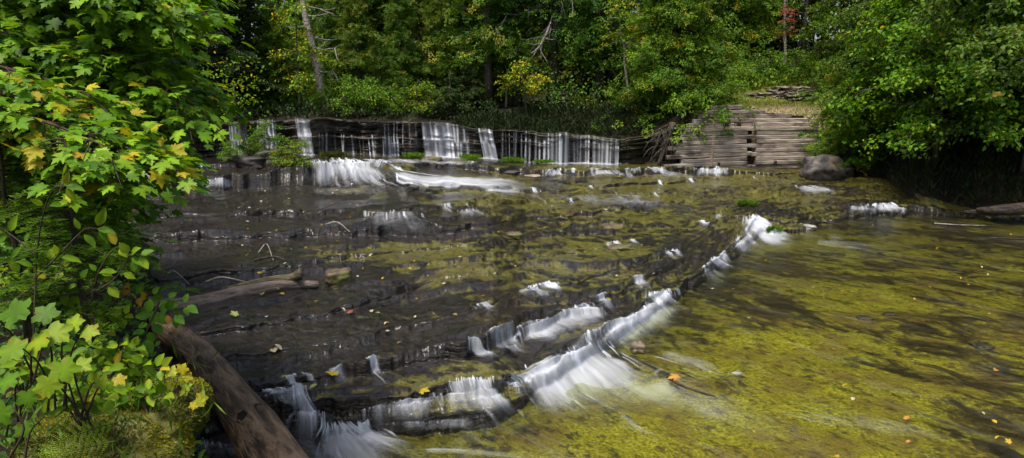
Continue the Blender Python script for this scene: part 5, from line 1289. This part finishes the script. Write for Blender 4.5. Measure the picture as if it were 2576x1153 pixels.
m4 = bough_tree('maple_tree', 'shadowy maple behind the other left bank maples', tb4, bs, [W_D], .15, lpt=10, ntw=6, twl=.6)
A = Acc(); A.add(*tube(spline([[0, 0, -.4], [.1, 0, 1.0], [.2, .1, 2.4], [.1, .2, 4.6]], 12), np.linspace(.12, .07, 12), 10, .08)); link('trunk', A.mesh('trunk', M_BARK), m4)

# fir sapling with needles
def fir(h, R, nl, cols=((.060, .140, .012), (.10, .21, .016), (.16, .28, .02)), nl_len=.022):
    A = Acc(); tp = trunk_path(h, wob=.02); A.add(*tube(tp, np.linspace(.016, .004, len(tp)), 6, .05)); ps, ds, ts = [], [], []
    for i in range(nl):
        u = (i + rng.random()) / nl; az = rng.random() * 6.28; Ln = R * ((1 - u) * .95 + .12) * (.75 + .4 * rng.random())
        dr = np.array([math.cos(az), math.sin(az), 0]); sd = np.array([-dr[1], dr[0], 0]); t = np.linspace(0, 1, 6)[:, None]
        lp = np.array([0, 0, .06 + (h - .06) * u]) + dr * Ln * t + UP * Ln * (.16 * t - .34 * t * t); A.add(*tube(lp, np.linspace(.005, .0015, 6), 4, cap=False))
        tw = [(lp, Ln)]
        for k in range(int(Ln * 30)):
            q = rng.uniform(.15, .97); b_ = along(lp, np.array([q]))[0]; l2 = .34 * Ln * (1.1 - q) + .03; d2 = nrm(dr * .8 + sd * rng.choice([-1, 1]) * .8 + rng.normal(size=3) * .08 + np.array([0, 0, -.12]))
            tw.append((b_ + d2 * l2 * np.linspace(0, 1, 3)[:, None], l2))
        shade = .8 + .4 * rng.random()
        for p_, l_ in tw:
            n_ = int(l_ * 330) + 4; q = rng.random(n_); b_ = along(p_, q); tdir = nrm(p_[-1] - p_[0]); sdv = nrm(np.cross(tdir, UP))
            sg = rng.choice([-1, 1], n_)[:, None]
            ps.append(b_); ds.append(tdir * .65 + sdv * sg * .8 + UP * (.12 + .3 * rng.random((n_, 1))) + rng.normal(size=(n_, 3)) * .15); ts.append(pal(n_, cols, (3, 4, 3), .2) * shade)
    ps = np.concatenate(ps); n_ = len(ps)
    v, f, t = leaves('needle', ps, np.concatenate(ds), UP + rdir(n_) * .4, nl_len * (.7 + .5 * rng.random(n_)), np.concatenate(ts), 1.6)
    return A.mesh('stem', M_TWIG), mesh('needles', v, f, M_LEAF, {'tint': t}, False)
def foot(px, py, d):
    p = dep(px, py, d); return p
for px, py, d, h, Rr, nl, lab in ((215, 790, 3.0, .80, .50, 46, 'soft green fir sapling under the maple boughs on the left bank'), (60, 790, 3.2, .95, .52, 42, 'second fir sapling half hidden at the left edge'), (235, 690, 4.4, .62, .42, 30, 'smaller fir sapling at the bank edge above the grey fallen branch')):
    o = empty('fir_sapling', foot(px, py, d), lab, 'tree', 'fir saplings on the left bank')
    for n_, me in zip(('stem', 'needles'), fir(h, Rr, nl)): link(n_, me, o)

# foreground plants with leaves of their own
def stem_plant(name, label, cat, stems, kind, size, cols, wts, per=5, group=None, tilt=.9, droop=.3, wid=1.0, opp=True, tipleaf=True, up=.8):
    root_p = np.array(stems[0][0]); root = empty(name, root_p, label, cat, group); A = Acc(); ps, ds, ns, ss, ts = [], [], [], [], []
    for st in stems:
        P = spline(st, 18); A.add(*tube(P - root_p, np.linspace(.0045, .0015, 18), 5, .05, False))
        m_ = per; s = np.linspace(.3, .97, m_); b = along(P, s); bd = nrm(along(np.gradient(P, axis=0), s))
        tc = nrm(CAM - b); sd = nrm(np.cross(bd, tc + rng.normal(size=(m_, 3)) * .2))
        for sg in ((1, -1) if opp else (1,)):
            s2 = sg if opp else np.where(np.arange(m_) % 2, 1, -1)[:, None]
            d_ = nrm(bd * .45 + sd * s2 + rng.normal(size=(m_, 3)) * .22 + [0, 0, -droop])
            ps.append(b + d_ * .012); ds.append(d_); ns.append(tc * tilt + UP * up + rng.normal(size=(m_, 3)) * .22); ss.append(size * (.65 + .5 * rng.random(m_))); ts.append(pal(m_, cols, wts, .2))
        if tipleaf:
            ps.append(P[-1:]); ds.append(nrm(bd[-1:] + [0, 0, -droop])); ns.append(tc[-1:] * tilt + UP * up); ss.append(np.array([size])); ts.append(pal(1, cols, wts, .15))
    v, f, t = leaves(kind, np.concatenate(ps) - root_p, np.concatenate(ds), np.concatenate(ns), np.concatenate(ss), np.concatenate(ts), wid)
    link('stems', A.mesh('stems', M_TWIG), root); link('foliage', mesh('foliage', v, f, M_LEAF, {'tint': t}, True), root)
    return root
D_ = lambda *p: [dep(*q) for q in p]
BR = [(.09, .19, .008), (.16, .27, .011), (.22, .31, .013), (.42, .34, .022)]
OR = [(.08, .20, .012), (.12, .26, .014), (.42, .30, .02), (.46, .22, .03)]
LP = 'leafy plants on the left bank'
stem_plant('viburnum_shrub', 'tall thin shrub with long pale lime leaves against the fir', 'shrub', [D_((85, 840, 2.7), (90, 700, 2.7), (100, 580, 2.65), (130, 480, 2.6), (165, 468, 2.6)), D_((90, 700, 2.7), (150, 640, 2.65), (210, 580, 2.6), (245, 575, 2.6)), D_((88, 640, 2.7), (40, 600, 2.7), (-20, 560, 2.7))], 'ovate', .072, BR, (3, 4, 3, 1), 3, LP, opp=True, wid=.7)
stem_plant('viburnum_shrub', 'low shrub with yellowing oval leaves below the tall thin one', 'shrub', [D_((230, 760, 2.8), (250, 680, 2.75), (300, 620, 2.7), (350, 650, 2.7)), D_((230, 740, 2.8), (180, 690, 2.75), (120, 660, 2.7)), D_((230, 740, 2.8), (290, 700, 2.75), (330, 640, 2.7))], 'ovate', .056, BR, (3, 4, 3, 1), 3, LP)
stem_plant('oval_leaf_sprig', 'arching sprig of small oval green and orange leaves before the brown log', 'plant', [D_((230, 840, 3.1), (290, 760, 3.1), (370, 745, 3.05), (470, 770, 3.0)), D_((330, 750, 3.1), (385, 770, 3.05), (440, 795, 3.0)), D_((400, 760, 3.05), (375, 820, 3.0), (345, 895, 2.95))], 'ovate', .062, OR, (5, 5, 1, .7), 6, LP, tilt=1.2, up=.5)
stem_plant('yellow_leaf_sprig', 'sprig of bright yellow compound leaves beside the lower log', 'plant', [D_((395, 1075, 2.75), (430, 1000, 2.75), (452, 940, 2.75)), D_((400, 1010, 2.75), (440, 985, 2.75), (490, 1005, 2.75)), D_((405, 1000, 2.75), (430, 990, 2.75), (455, 975, 2.75))], 'lobed', .050, [(.34, .36, .02), (.46, .40, .025), (.24, .33, .02)], (3, 3, 2), 2, LP, tilt=1.3, up=.4)
# big lobed leaves
def lobed_plant(label, specs, base):
    root_p = dep(*base); root = empty('thimbleberry_plant', root_p, label, 'plant', LP); A = Acc(); P, D, Nn, S, T = [], [], [], [], []
    for px, py, d, s, ang, c in specs:
        p = dep(px, py, d); a = math.radians(ang)
        rt = np.array([1, 0, 0]); dn = np.array([0, -.35, -.93]); dirv = rt * math.cos(a) - dn * math.sin(a)
        s = s * .62; P.append(p - dirv * s * .4); D.append(dirv); tc = nrm(CAM - p); Nn.append(tc * .9 + UP * .7 + rng.normal(size=3) * .15); S.append(s); T.append(BR[c])
        A.add(*tube(spline([root_p - root_p + rng.normal(size=3) * .02, (p - dirv * s * .4 - root_p) * .55 + np.array([0, 0, .03]), p - dirv * s * .36 - root_p], 8), np.linspace(.004, .002, 8), 5, cap=False))
    v, f, t = leaves('lobed', np.array(P) - root_p, np.array(D), np.array(Nn), np.array(S), np.array(T))
    link('stems', A.mesh('stems', M_TWIG), root); link('foliage', mesh('foliage', v, f, M_LEAF, {'tint': t}, True), root)
lobed_plant('large lobed bright green leaves at the left edge, middle height', [(40, 785, 2.1, .17, 200, 0), (-30, 810, 2.1, .16, 190, 0), (115, 790, 2.2, .13, 150, 0)], (90, 960, 2.3))
lobed_plant('cluster of pale lime lobed leaves above the mossy mound', [(140, 838, 2.15, .15, -30, 2), (95, 862, 2.1, .14, -150, 2), (30, 880, 2.05, .15, 185, 1), (185, 815, 2.2, .11, 20, 2), (225, 835, 2.2, .10, -10, 2)], (150, 1010, 2.3))
lobed_plant('drooping yellow green lobed leaves over the mossy mound', [(160, 930, 2.1, .14, -60, 1), (120, 968, 2.05, .12, -80, 2), (205, 920, 2.15, .10, -20, 2), (255, 962, 2.2, .08, -70, 2), (300, 955, 2.2, .07, -40, 3)], (200, 1060, 2.3))
lobed_plant('dim lobed leaves at the lower left edge', [(20, 960, 2.3, .13, 200, 0), (70, 1000, 2.3, .11, -70, 0), (0, 1040, 2.2, .14, -120, 0), (60, 1080, 2.3, .10, -60, 0)], (40, 1120, 2.4))
for i, (px, py, d, lab) in enumerate(((270, 880, 2.75, 'loose leafy herb between the lime leaves and the oval leaf sprig'), (330, 930, 2.75, 'leafy herb at the bank edge above the yellow sprig'), (60, 930, 2.6, 'leafy herb among the lobed leaves at the left'), (240, 800, 3.1, 'dense herb under the low yellowing shrub'), (130, 740, 3.1, 'herb with mid green leaves below the fir sapling'), (20, 700, 2.9, 'leafy shoot at the left edge under the second fir'), (340, 1000, 2.6, 'small leafy herb on the top edge of the mossy mound'), (200, 1000, 2.4, 'spreading herb on the back of the mossy mound'))):
    st = [D_((px, py + 70, d), (px + a * .5, py + 10, d), (px + a, py - 20 + abs(a) * .2, d - .05)) for a in (-85, -45, -10, 35, 75)]
    stem_plant('herb', lab, 'plant', st, 'ovate', .052, BR, ((5, 4, 2, .3), (3, 4, 3, 1))[i % 2], 5, 'small herbs on the left bank')

# mossy mound, moss, ferns, grass blades
mc = dep(275, 1105, 2.6)
nu_, nv_ = 60, 26; u = np.linspace(0, 2 * pi, nu_, endpoint=False); vv_ = np.linspace(0, 1, nv_)
th_ = vv_ * pi * .72
X = np.sin(th_)[:, None] * np.cos(u)[None]; Y = np.sin(th_)[:, None] * np.sin(u)[None]; Z = np.cos(th_)[:, None] * np.ones(nu_)[None]
f_ = 1 + .9 * (fbm(X * 1.6 + 5, Y * 1.6 + Z, 4) - .5) + .2 * (fbm(X * 5, Y * 5 + Z * 3, 3) - .5)
MM = np.stack([X * f_ * .33, Y * f_ * .46, np.maximum(Z, -.2) * f_ * .17 - .03], -1)
i = np.arange(nu_ * nv_).reshape(nv_, nu_); j = np.roll(i, -1, 1)
root = empty('mossy_mound', mc, 'rounded mossy mound at the bottom left of the bank', 'mound')
link('soil', mesh('soil', MM, np.stack([i[:-1], i[1:], j[1:], j[:-1]], -1).reshape(-1, 4), stonemat('moss_soil', (.055, .055, .008), (.14, .13, .014))), root)
n_ = 26000; a_ = rng.random(n_) * (nu_ - 1.01); b_ = np.sqrt(rng.random(n_)) * (nv_ - 3)
ia, ib = a_.astype(int), b_.astype(int); P = MM[ib, ia] + (MM[ib + 1, ia] - MM[ib, ia]) * (b_ - ib)[:, None] + (MM[ib, ia + 1] - MM[ib, ia]) * (a_ - ia)[:, None]
pm = fbm(P[:, 0] * 9, P[:, 1] * 9 + P[:, 2] * 5, 3)
tcol = np.where(pm[:, None] > .52, pal(n_, [(.22, .21, .012), (.30, .27, .02)], (1, 1)), pal(n_, [(.10, .11, .012), (.16, .13, .02), (.06, .09, .01)], (2, 1, 2)))
v, f, t = leaves('blade', P, nrm(P + [0, 0, .1]) + rdir(n_) * .7, rdir(n_), .012 * (.5 + .9 * rng.random(n_)), tcol, 2.6); link('moss', mesh('moss', v, f, M_MOSS, {'tint': t}, False), root)
M_STEM = barkmat('green_stem', (.06, .10, .012), (.12, .17, .02))
def fern(label, pts, wdt, cols=((.20, .34, .018), (.30, .40, .02)), name='fern'):
    rp = dep(*pts[0]); root = empty(name, rp, label, 'fern', 'ferns on the left bank'); A = Acc(); P, D, S = [], [], []
    pa = spline(D_(*pts), 40); A.add(*tube(pa - rp, np.linspace(.0025, .0008, 40), 4, cap=False)); tg = nrm(np.gradient(pa, axis=0))
    for k in range(4, 40, 3):
        prof_ = math.sin(pi * (k / 40) ** .6) ** .8 * wdt
        tc = nrm(CAM - pa[k]); sd = nrm(np.cross(tg[k], tc))
        for sg in (1, -1):
            dv = nrm(sd * sg + tg[k] * .6); ln = prof_ * (.9 + .2 * rng.random())
            m_ = max(3, int(ln / .006)); s = np.linspace(.08, 1, m_); base_ = pa[k] + dv * (ln * s)[:, None] - tc * (.0)
            for s2 in (1, -1):
                P.append(base_); D.append(np.broadcast_to(nrm(dv * .6 + tg[k] * s2 * .9), (m_, 3))); S.append((.0055 * (1.15 - s)) + .002)
    P, D, S = np.concatenate(P), np.concatenate(D), np.concatenate(S); n_ = len(P)
    v, f, t = leaves('diamond', P - rp, D, nrm(CAM - P) + rdir(n_) * .25, S, pal(n_, cols, (1, 1), .2)); link('stem', A.mesh('stem', M_STEM), root); link('frond', mesh('frond', v, f, M_LEAF, {'tint': t}, False), root)
fern('fern frond leaning left at the foot of the mossy mound', [(300, 1060, 2.35), (230, 1080, 2.3), (150, 1110, 2.25), (95, 1150, 2.2)], .075)
fern('second fern frond lying along the bottom left corner', [(290, 1110, 2.3), (220, 1125, 2.25), (150, 1140, 2.2), (110, 1135, 2.2)], .055)
fern('small fern tip at the bank edge by the log', [(330, 1010, 2.7), (370, 975, 2.7), (420, 955, 2.7), (470, 952, 2.7)], .05)
fern('fern frond rising behind the yellow sprig', [(350, 1000, 2.75), (370, 950, 2.75), (385, 910, 2.75)], .04)
fern('broad fern among the herbs left of the mound', [(200, 1090, 2.4), (210, 1030, 2.4), (250, 985, 2.4), (290, 975, 2.4)], .05)
n_ = 1500; ii = rng.uniform(8, 60, n_); jj = rng.uniform(17, 30, n_); P = bankpt(ii, jj)
P2 = np.concatenate([P, mc + rng.normal(size=(620, 3)) * [.17, .20, .02] + [-.04, 0, .10]]); n2 = len(P2)
v, f, t = leaves('blade', P2, rdir(n2) * .6 + UP * .8, rdir(n2), .09 * (.4 + .9 * rng.random(n2)), pal(n2, [(.08, .16, .014), (.15, .25, .02), (.25, .24, .06), (.10, .07, .03)], (4, 4, 1, 1)), .45)
n3 = 5200; P3 = bankpt(rng.uniform(6, 100, n3), rng.uniform(15, 46, n3) ** 1.0) + np.stack([rng.normal(size=n3) * .05, rng.normal(size=n3) * .05, rng.random(n3) * .28], -1)
v3, f3, t3 = leaves('ovate', P3, rdir(n3) + [0, 0, -.2], UP * .8 + rdir(n3) * .5 + [0, -.4, 0], .055 * (.5 + .9 * rng.random(n3)), pal(n3, [(.03, .09, .012), (.06, .15, .014), (.12, .24, .018), (.22, .2, .03)], (4, 4, 2, .6)))
o = link('ground_cover', mesh('ground_cover', np.concatenate([v, v3]), [f, f3 + len(v)], M_LEAF, {'tint': np.concatenate([t, t3])}, False)); tag(o, 'grass blades and small leaves covering the left bank', 'ground cover', kind='stuff')
# bare dead twigs at the lower left
for lab, a_, b_, c_ in (('bare brown twig at the bottom left corner', (20, 1160, 2.2), (60, 1080, 2.2), (30, 1020, 2.2)), ('forked bare twig just left of the second fern frond', (60, 1170, 2.2), (75, 1090, 2.2), (110, 1050, 2.2)),
    ('upright dead twig behind the mossy mound', (200, 1080, 2.5), (222, 1020, 2.45), (225, 980, 2.45)), ('bare grey twig standing among the herbs by the bank edge', (262, 960, 2.7), (300, 920, 2.7), (312, 850, 2.7)), ('slanting dark twig below the oval leaf sprig', (322, 860, 3.0), (350, 830, 3.0), (372, 800, 3.0))):
    P = spline(D_(a_, b_, c_), 9); me_ = Acc(); me_.add(*tube(P - P[0], np.linspace(.005, .002, 9), 5, .1, False)); o = link('dead_twig', me_.mesh('dead_twig', M_TWIG)); o.location = P[0]; tag(o, lab, 'twig', 'dead twigs on the left bank')

# ------------------------------------------------------------------ fallen logs and branches
def logmat(name, c1, c2, c3):
    m, nt, out = newmat(name); tc = N(nt, 'ShaderNodeTexCoord').outputs['Object']
    g1 = Noise(nt, VMul(nt, tc, (7, 7, 1.3)), 2.0, 6, .62, .5); g2 = Noise(nt, VMul(nt, tc, (2.2, 2.2, .8)), 1.6, 4, .6); g3 = Noise(nt, VMul(nt, tc, (26, 26, 4)), 1.5, 4, .6)
    c = Mix(nt, Ramp(nt, g1, .34, .66), c1, c2); c = Mix(nt, Ramp(nt, g2, .48, .70), c, c3)
    b = N(nt, 'ShaderNodeBump', {'Height': Mth(nt, 'ADD', g1, Mth(nt, 'MULTIPLY', g3, .5)), 'Strength': 1.0, 'Distance': .06})
    p = N(nt, 'ShaderNodeBsdfPrincipled', {'Base Color': c, 'Roughness': .62, 'Normal': b.outputs[0], 'Specular IOR Level': .35}); nt.links.new(p.outputs[0], out.inputs[0]); return m
M_LOG = logmat('brown_log', (.038, .024, .015), (.270, .180, .110), (.105, .068, .042))
M_GREYLOG = logmat('grey_log', (.07, .052, .040), (.26, .20, .16), (.10, .075, .055))
M_DKLOG = logmat('dark_log', (.022, .016, .011), (.105, .078, .056), (.045, .04, .015))
M_HOLE_SHADE = barkmat('knot_hole_shade', (.006, .004, .003), (.016, .010, .006))  # near-black colour stands in for the shade inside the knot holes
def log(name, label, cat, pts, rads, mat, n=26, sides=20, rough=.05, holes=(), stubs=(), sub='branch_stub'):
    """log built along local z, swept through world points"""
    P = spline(pts, n); a, b = P[0], P[-1]; ax = nrm(b - a)
    q = Vector([float(k_) for k_ in ax]).to_track_quat('Z', 'Y'); Mx = np.array(q.to_matrix())
    o = bpy.data.objects.new(name, None); COL.objects.link(o); o.location = [float(k_) for k_ in a]; o.rotation_mode = 'QUATERNION'; o.rotation_quaternion = q; tag(o, label, cat)
    loc = (P - a) @ Mx
    T = nrm(np.gradient(loc, axis=0)); th = np.arange(sides) / sides * 2 * pi
    Rr = np.interp(np.linspace(0, 1, n), np.linspace(0, 1, len(rads)), rads)
    rr = Rr[:, None] * (1 + rough * 2.4 * (fbm(np.cos(th)[None] * 1.1 + loc[:, 2:3] * .5 + 7, np.sin(th)[None] * 1.1 + loc[:, 2:3] * .7, 4) - .5) * 2)
    V = loc[:, None] + rr[..., None] * np.stack([np.cos(th), np.sin(th), 0 * th], -1)[None]
    i = np.arange(n * sides).reshape(n, sides); j = np.roll(i, -1, 1)
    link('trunk', mesh('trunk', V.reshape(-1, 3), [np.stack([i[:-1], j[:-1], j[1:], i[1:]], -1).reshape(-1, 4), i[0][::-1][None], i[-1][None]], mat), o)
    tow = (CAM - a) @ Mx
    for t_, ang, s in holes:
        k = int(t_ * (n - 1)); c = loc[k]; d0 = nrm((tow - c) * [1, 1, 0]); ca, sa = math.cos(ang), math.sin(ang); d = np.array([d0[0] * ca - d0[1] * sa, d0[0] * sa + d0[1] * ca, 0])
        e = np.cross(d, [0, 0, 1.0]); u_ = np.linspace(0, 2 * pi, 20, endpoint=False); ri = 1 + .18 * rng.normal(size=20) * .6
        surf = Rr[k] * (1 + rough * .2)
        def ring(sc_, h_):
            off_ = (e * np.cos(u_)[:, None] * .8 + np.array([0, 0, 1.25]) * np.sin(u_)[:, None]) * (s * sc_ * ri)[:, None]
            lat = off_ @ e; return c + off_ + d * (np.sqrt(np.maximum(surf ** 2 - lat ** 2, 0)) + h_)[:, None]
        Vh = np.concatenate([ring(1.35, -.012), ring(1.12, .016), ring(.92, .012), ring(.62, .003), ring(.25, .002)]); ih = np.arange(100).reshape(5, 20); jh = np.roll(ih, -1, 1)
        fq = np.stack([ih[:-1], jh[:-1], jh[1:], ih[1:]], -1)
        me = mesh('knot_hole', Vh, [fq.reshape(-1, 4), ih[-1][None]], mat); me.materials.append(M_HOLE_SHADE)
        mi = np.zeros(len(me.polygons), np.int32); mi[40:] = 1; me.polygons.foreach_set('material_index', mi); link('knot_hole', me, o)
    for t_, ang, ln, r_ in stubs:
        k = int(t_ * (n - 1)); c = loc[k]; d0 = nrm((tow - c) * [1, 1, 0]); ca, sa = math.cos(ang), math.sin(ang); d = np.array([d0[0] * ca - d0[1] * sa, d0[0] * sa + d0[1] * ca, .35])
        pa = c + d * Rr[k] * .7 + nrm(d) * ln * np.linspace(0, 1, 6)[:, None]
        A = Acc(); A.add(*tube(pa, np.linspace(r_ * 1.35, r_ * .8, 6), 9, .12)); link(sub, A.mesh(sub, mat), o)
    return o
za = .62
log('fallen_log', 'big brown barkless log slanting down to the bottom edge', 'log', [onz(398, 812, za + .05), onz(505, 905, za + .03), onz(612, 1040, za), onz(708, 1185, za - .02), onz(790, 1330, za - .05)], [.135, .165, .18, .20, .215], M_LOG, 44, 28, .10,
    holes=((.60, .05, .055), (.595, -.75, .065), (.40, .55, .04)), stubs=((.24, .55, .05, .035), (.16, -.9, .05, .03)))
zb_ = .62
log('fallen_branch', 'long grey fallen branch lying across the shallows behind the brown log', 'log', [onz(330, 762, zb_ + .12), onz(460, 772, zb_), onz(600, 742, zb_), onz(700, 722, zb_ + .01), onz(800, 716, zb_ - .02)], [.10, .12, .11, .085, .05], M_GREYLOG, 30, 14, .08, stubs=((.75, .3, .05, .02),))
log('fallen_branch', 'crooked mossy branch with a broken knobby end above the grey one', 'log', [onz(560, 728, .62), onz(640, 712, .66), onz(690, 703, .72), onz(730, 700, .72), onz(758, 690, .80)], [.03, .05, .055, .06, .085], logmat('mossy_log', (.07, .055, .03), (.22, .18, .10), (.12, .12, .03)), 22, 12, .16)
log('fallen_branch', 'short dark stub log touching the bank under the brown log', 'log', [onz(385, 935, .5), onz(440, 945, .52), onz(500, 965, .55), onz(560, 985, .52)], [.05, .075, .08, .07], M_LOG, 16, 14, .12)
log('driftwood_log', 'weathered log lying at the far right edge of the pool', 'log', [onz(2455, 527, .28), onz(2520, 528, .33), onz(2600, 526, .36), onz(2720, 532, .36)], [.05, .14, .17, .16], M_DKLOG, 20, 14, .15)
log('driftwood_log', 'dark weathered branch left of the log at the right pool edge', 'log', [onz(2425, 532, .2), onz(2460, 534, .2), onz(2515, 540, .18)], [.03, .08, .04], M_DKLOG, 14, 10, .2)
def stick(label, pts, r, mat, name='stick', group=None):
    P = spline(pts, 12); A = Acc(); o0 = P[0].copy(); A.add(*tube(P - o0, np.linspace(r, r * .5, 12), 6, .15))
    o = link(name, A.mesh(name, mat)); o.location = o0; return tag(o, label, 'stick', group)
B_ = lambda *p: [bedpt(a, b) + [0, 0, h_] for a, b, h_ in p]
stick('white peeled stick lying behind the grey fallen branch', B_((520, 722, .06), (560, 718, .10), (620, 722, .06)), .022, M_TANST)
stick('thin pale twig poking up left of the white stick', B_((415, 706, .03), (440, 712, .16), (478, 725, .05)), .010, M_DEAD)
stick('dark rotten stick above the white peeled one', B_((470, 718, .06), (540, 706, .10), (600, 700, .05)), .04, M_DKLOG)
stick('curved twig on the dark slab between the fir tip and the mossy rock', B_((650, 640, .02), (672, 628, .10), (688, 660, .03)), .010, M_DEAD)
stick('small sticks heap end on the dark slab above the branches', B_((640, 664, .04), (690, 656, .07), (720, 660, .02)), .02, M_DKLOG)
stick('short forked twig on the slab left of the pale veil', B_((820, 580, .03), (850, 582, .09), (880, 590, .03)), .014, M_DEAD)
stick('long thin twig resting on the dark slab above the forked one', B_((800, 535, .02), (850, 520, .08), (890, 515, .02)), .010, M_TWIG)
stick('dark twig caught on the pool bed with an orange leaf on top', [onz(1680, 950, .05), onz(1705, 965, .09), onz(1740, 980, .06), onz(1800, 998, .03)], .020, M_TWIG)
stick('thin stick floating at the far right of the pool', [onz(2350, 562, .04), onz(2410, 566, .05), onz(2480, 568, .04)], .018, M_DEAD)
stick('fine stick at the right edge of the pool', [onz(2490, 598, .03), onz(2580, 602, .04), onz(2640, 604, .03)], .016, M_TWIG)
stick('short stick on the small dark shelf beside the pale flat stone', B_((2070, 560, .04), (2100, 566, .06), (2130, 572, .03)), .016, M_TWIG)

# ------------------------------------------------------------------ fallen leaves
def leafmesh(kind, c): v, f, t = leaves(kind, np.zeros((1, 3)) + [0, -.5, 0], np.array([[0, 1., 0]]), UP[None], 1.0, np.array([c])); return mesh('fallen_leaf', v, f, M_LEAF, {'tint': t}, False)
LC = {'y': (.62, .42, .04), 'o': (.50, .24, .06), 'p': (.62, .55, .36), 'l': (.45, .50, .14), 'r': (.28, .10, .06)}
LM = {(k_, c_): leafmesh(k_, LC[c_]) for k_ in ('maple', 'ovate') for c_ in LC}
def fallen(px, py, s, kc, label, z=None, group='fallen leaves', tiltv=.25):
    if z is None:
        q = [bedpt(px + a, py + b) for a, b in ((0, 0), (-3, 0), (3, 0), (0, 3), (0, -3))]
        p = max(q, key=lambda k_: k_[2] - .0 * k_[1]).copy(); p[:2] = q[0][:2]; p[2] += .035
    else: p = onz(px, py, z)
    o = link('fallen_leaf', LM[kc]); o.location = p; o.scale = (s, s, s); o.rotation_euler = (rng.normal() * tiltv + .3, rng.normal() * tiltv, rng.random() * 6.28)
    return tag(o, label, 'leaf', group)
fallen(690, 895, .13, ('ovate', 'p'), 'pale yellow oval leaf on the dark slab right of the brown log')
fallen(702, 886, .10, ('ovate', 'p'), 'creamy leaf touching the pale yellow oval one')
fallen(838, 958, .13, ('maple', 'y'), 'golden maple leaf on the dark riser of the slab')
fallen(1068, 996, .11, ('maple', 'y'), 'golden leaf on the lip just left of the comb-like curtain')
fallen(790, 992, .08, ('ovate', 'l'), 'dull lime leaf under the dark ledge right of the log foam')
fallen(2100, 1148, .13, ('ovate', 'y'), 'yellow oval leaf floating at the bottom edge of the pool', .06)
fallen(1694, 948, .13, ('maple', 'o'), 'orange leaf caught on top of the dark twig', .13)
fallen(2505, 930, .09, ('ovate', 'o'), 'orange oval leaf floating at the right of the pool', .05)
fallen(1478, 778, .09, ('maple', 'r'), 'reddish leaf on the slab above the row of spills')
fallen(880, 794, .09, ('maple', 'r'), 'brown red leaf on the slab below the mossy rock')
fallen(975, 822, .07, ('maple', 'y'), 'small yellow maple leaf alone in the middle of the dark slab')
fallen(935, 790, .08, ('ovate', 'p'), 'pale leaf with a green one beside it on the slab')
fallen(950, 796, .07, ('ovate', 'l'), 'green leaf lying beside the pale one on the slab')
fallen(1530, 772, .08, ('maple', 'y'), 'yellow leaf near the top of the long diagonal ledge')
fallen(590, 800, .10, ('maple', 'l'), 'green maple leaf on the dark slab below the grey branch')
fallen(2295, 908, .07, ('ovate', 'p'), 'white leaf floating in the right half of the pool', .05)
for n_, xr, yr, lab, cs in ((46, (600, 900), (470, 660), 'tiny pale fallen leaf among many on the dark left slab', 'ppy'), (26, (640, 1250), (660, 900), 'tiny fallen leaf on the middle slab around the mossy rock', 'ppy'), (34, (900, 1850), (500, 740), 'tiny fallen leaf on the olive part of the slab', 'pply'), (22, (1900, 2560), (560, 760), 'tiny fallen leaf on the far half of the green pool', 'oyp'), (16, (1850, 2560), (780, 1120), 'tiny fallen leaf on the near half of the green pool', 'oyp')):
    for k in range(n_):
        px, py = rng.uniform(*xr), rng.uniform(*yr)
        inpool = np.interp(px, PX, r1) < py
        fallen(px, py, rng.uniform(.035, .065), (rng.choice(['maple', 'ovate']), cs[rng.integers(len(cs))]), lab, .045 if inpool else None, 'tiny scattered fallen leaves')

# ------------------------------------------------------------------ sky, sun, camera
w = bpy.data.worlds.new("World"); sc.world = w; w.use_nodes = True
nt = w.node_tree; nt.nodes.clear()
SUN = np.array([-.22, -.30, .95]); SUN /= np.linalg.norm(SUN)
sky = nt.nodes.new('ShaderNodeTexSky'); sky.sky_type = 'NISHITA'; sky.sun_disc = False
sky.sun_elevation = math.asin(SUN[2]); sky.sun_rotation = math.atan2(SUN[0], SUN[1])
sky.air_density = 1.2; sky.dust_density = 4.0; sky.ozone_density = 1.0
bg = nt.nodes.new('ShaderNodeBackground'); bg.inputs[1].default_value = .10
wo = nt.nodes.new('ShaderNodeOutputWorld')
nt.links.new(sky.outputs[0], bg.inputs[0]); nt.links.new(bg.outputs[0], wo.inputs[0])
L = bpy.data.lights.new('sun', 'SUN'); L.energy = 2.6; L.angle = math.radians(14); L.color = (1, .96, .88)
lo = bpy.data.objects.new('sun', L); COL.objects.link(lo)

lo.rotation_euler = Vector([float(v) for v in SUN]).to_track_quat('Z', 'Y').to_euler()

cam = bpy.data.cameras.new('camera'); co = bpy.data.objects.new('camera', cam); COL.objects.link(co)
co.location = (0, 0, H); co.rotation_euler = (pi / 2 - PITCH, 0, 0)
cam.sensor_fit = 'HORIZONTAL'; cam.sensor_width = 36; cam.lens = 36 * F / 2576
cam.clip_start = .05; cam.clip_end = 2000
sc.camera = co
sc.view_settings.view_transform = 'Standard'; sc.view_settings.look = 'None'; sc.view_settings.exposure = .85; sc.view_settings.gamma = 1
sc.cycles.max_bounces = 8; sc.cycles.diffuse_bounces = 3; sc.cycles.glossy_bounces = 3; sc.cycles.transmission_bounces = 4
sc.cycles.transparent_max_bounces = 24; sc.cycles.use_denoising = True
sc.cycles.caustics_reflective = False; sc.cycles.caustics_refractive = False
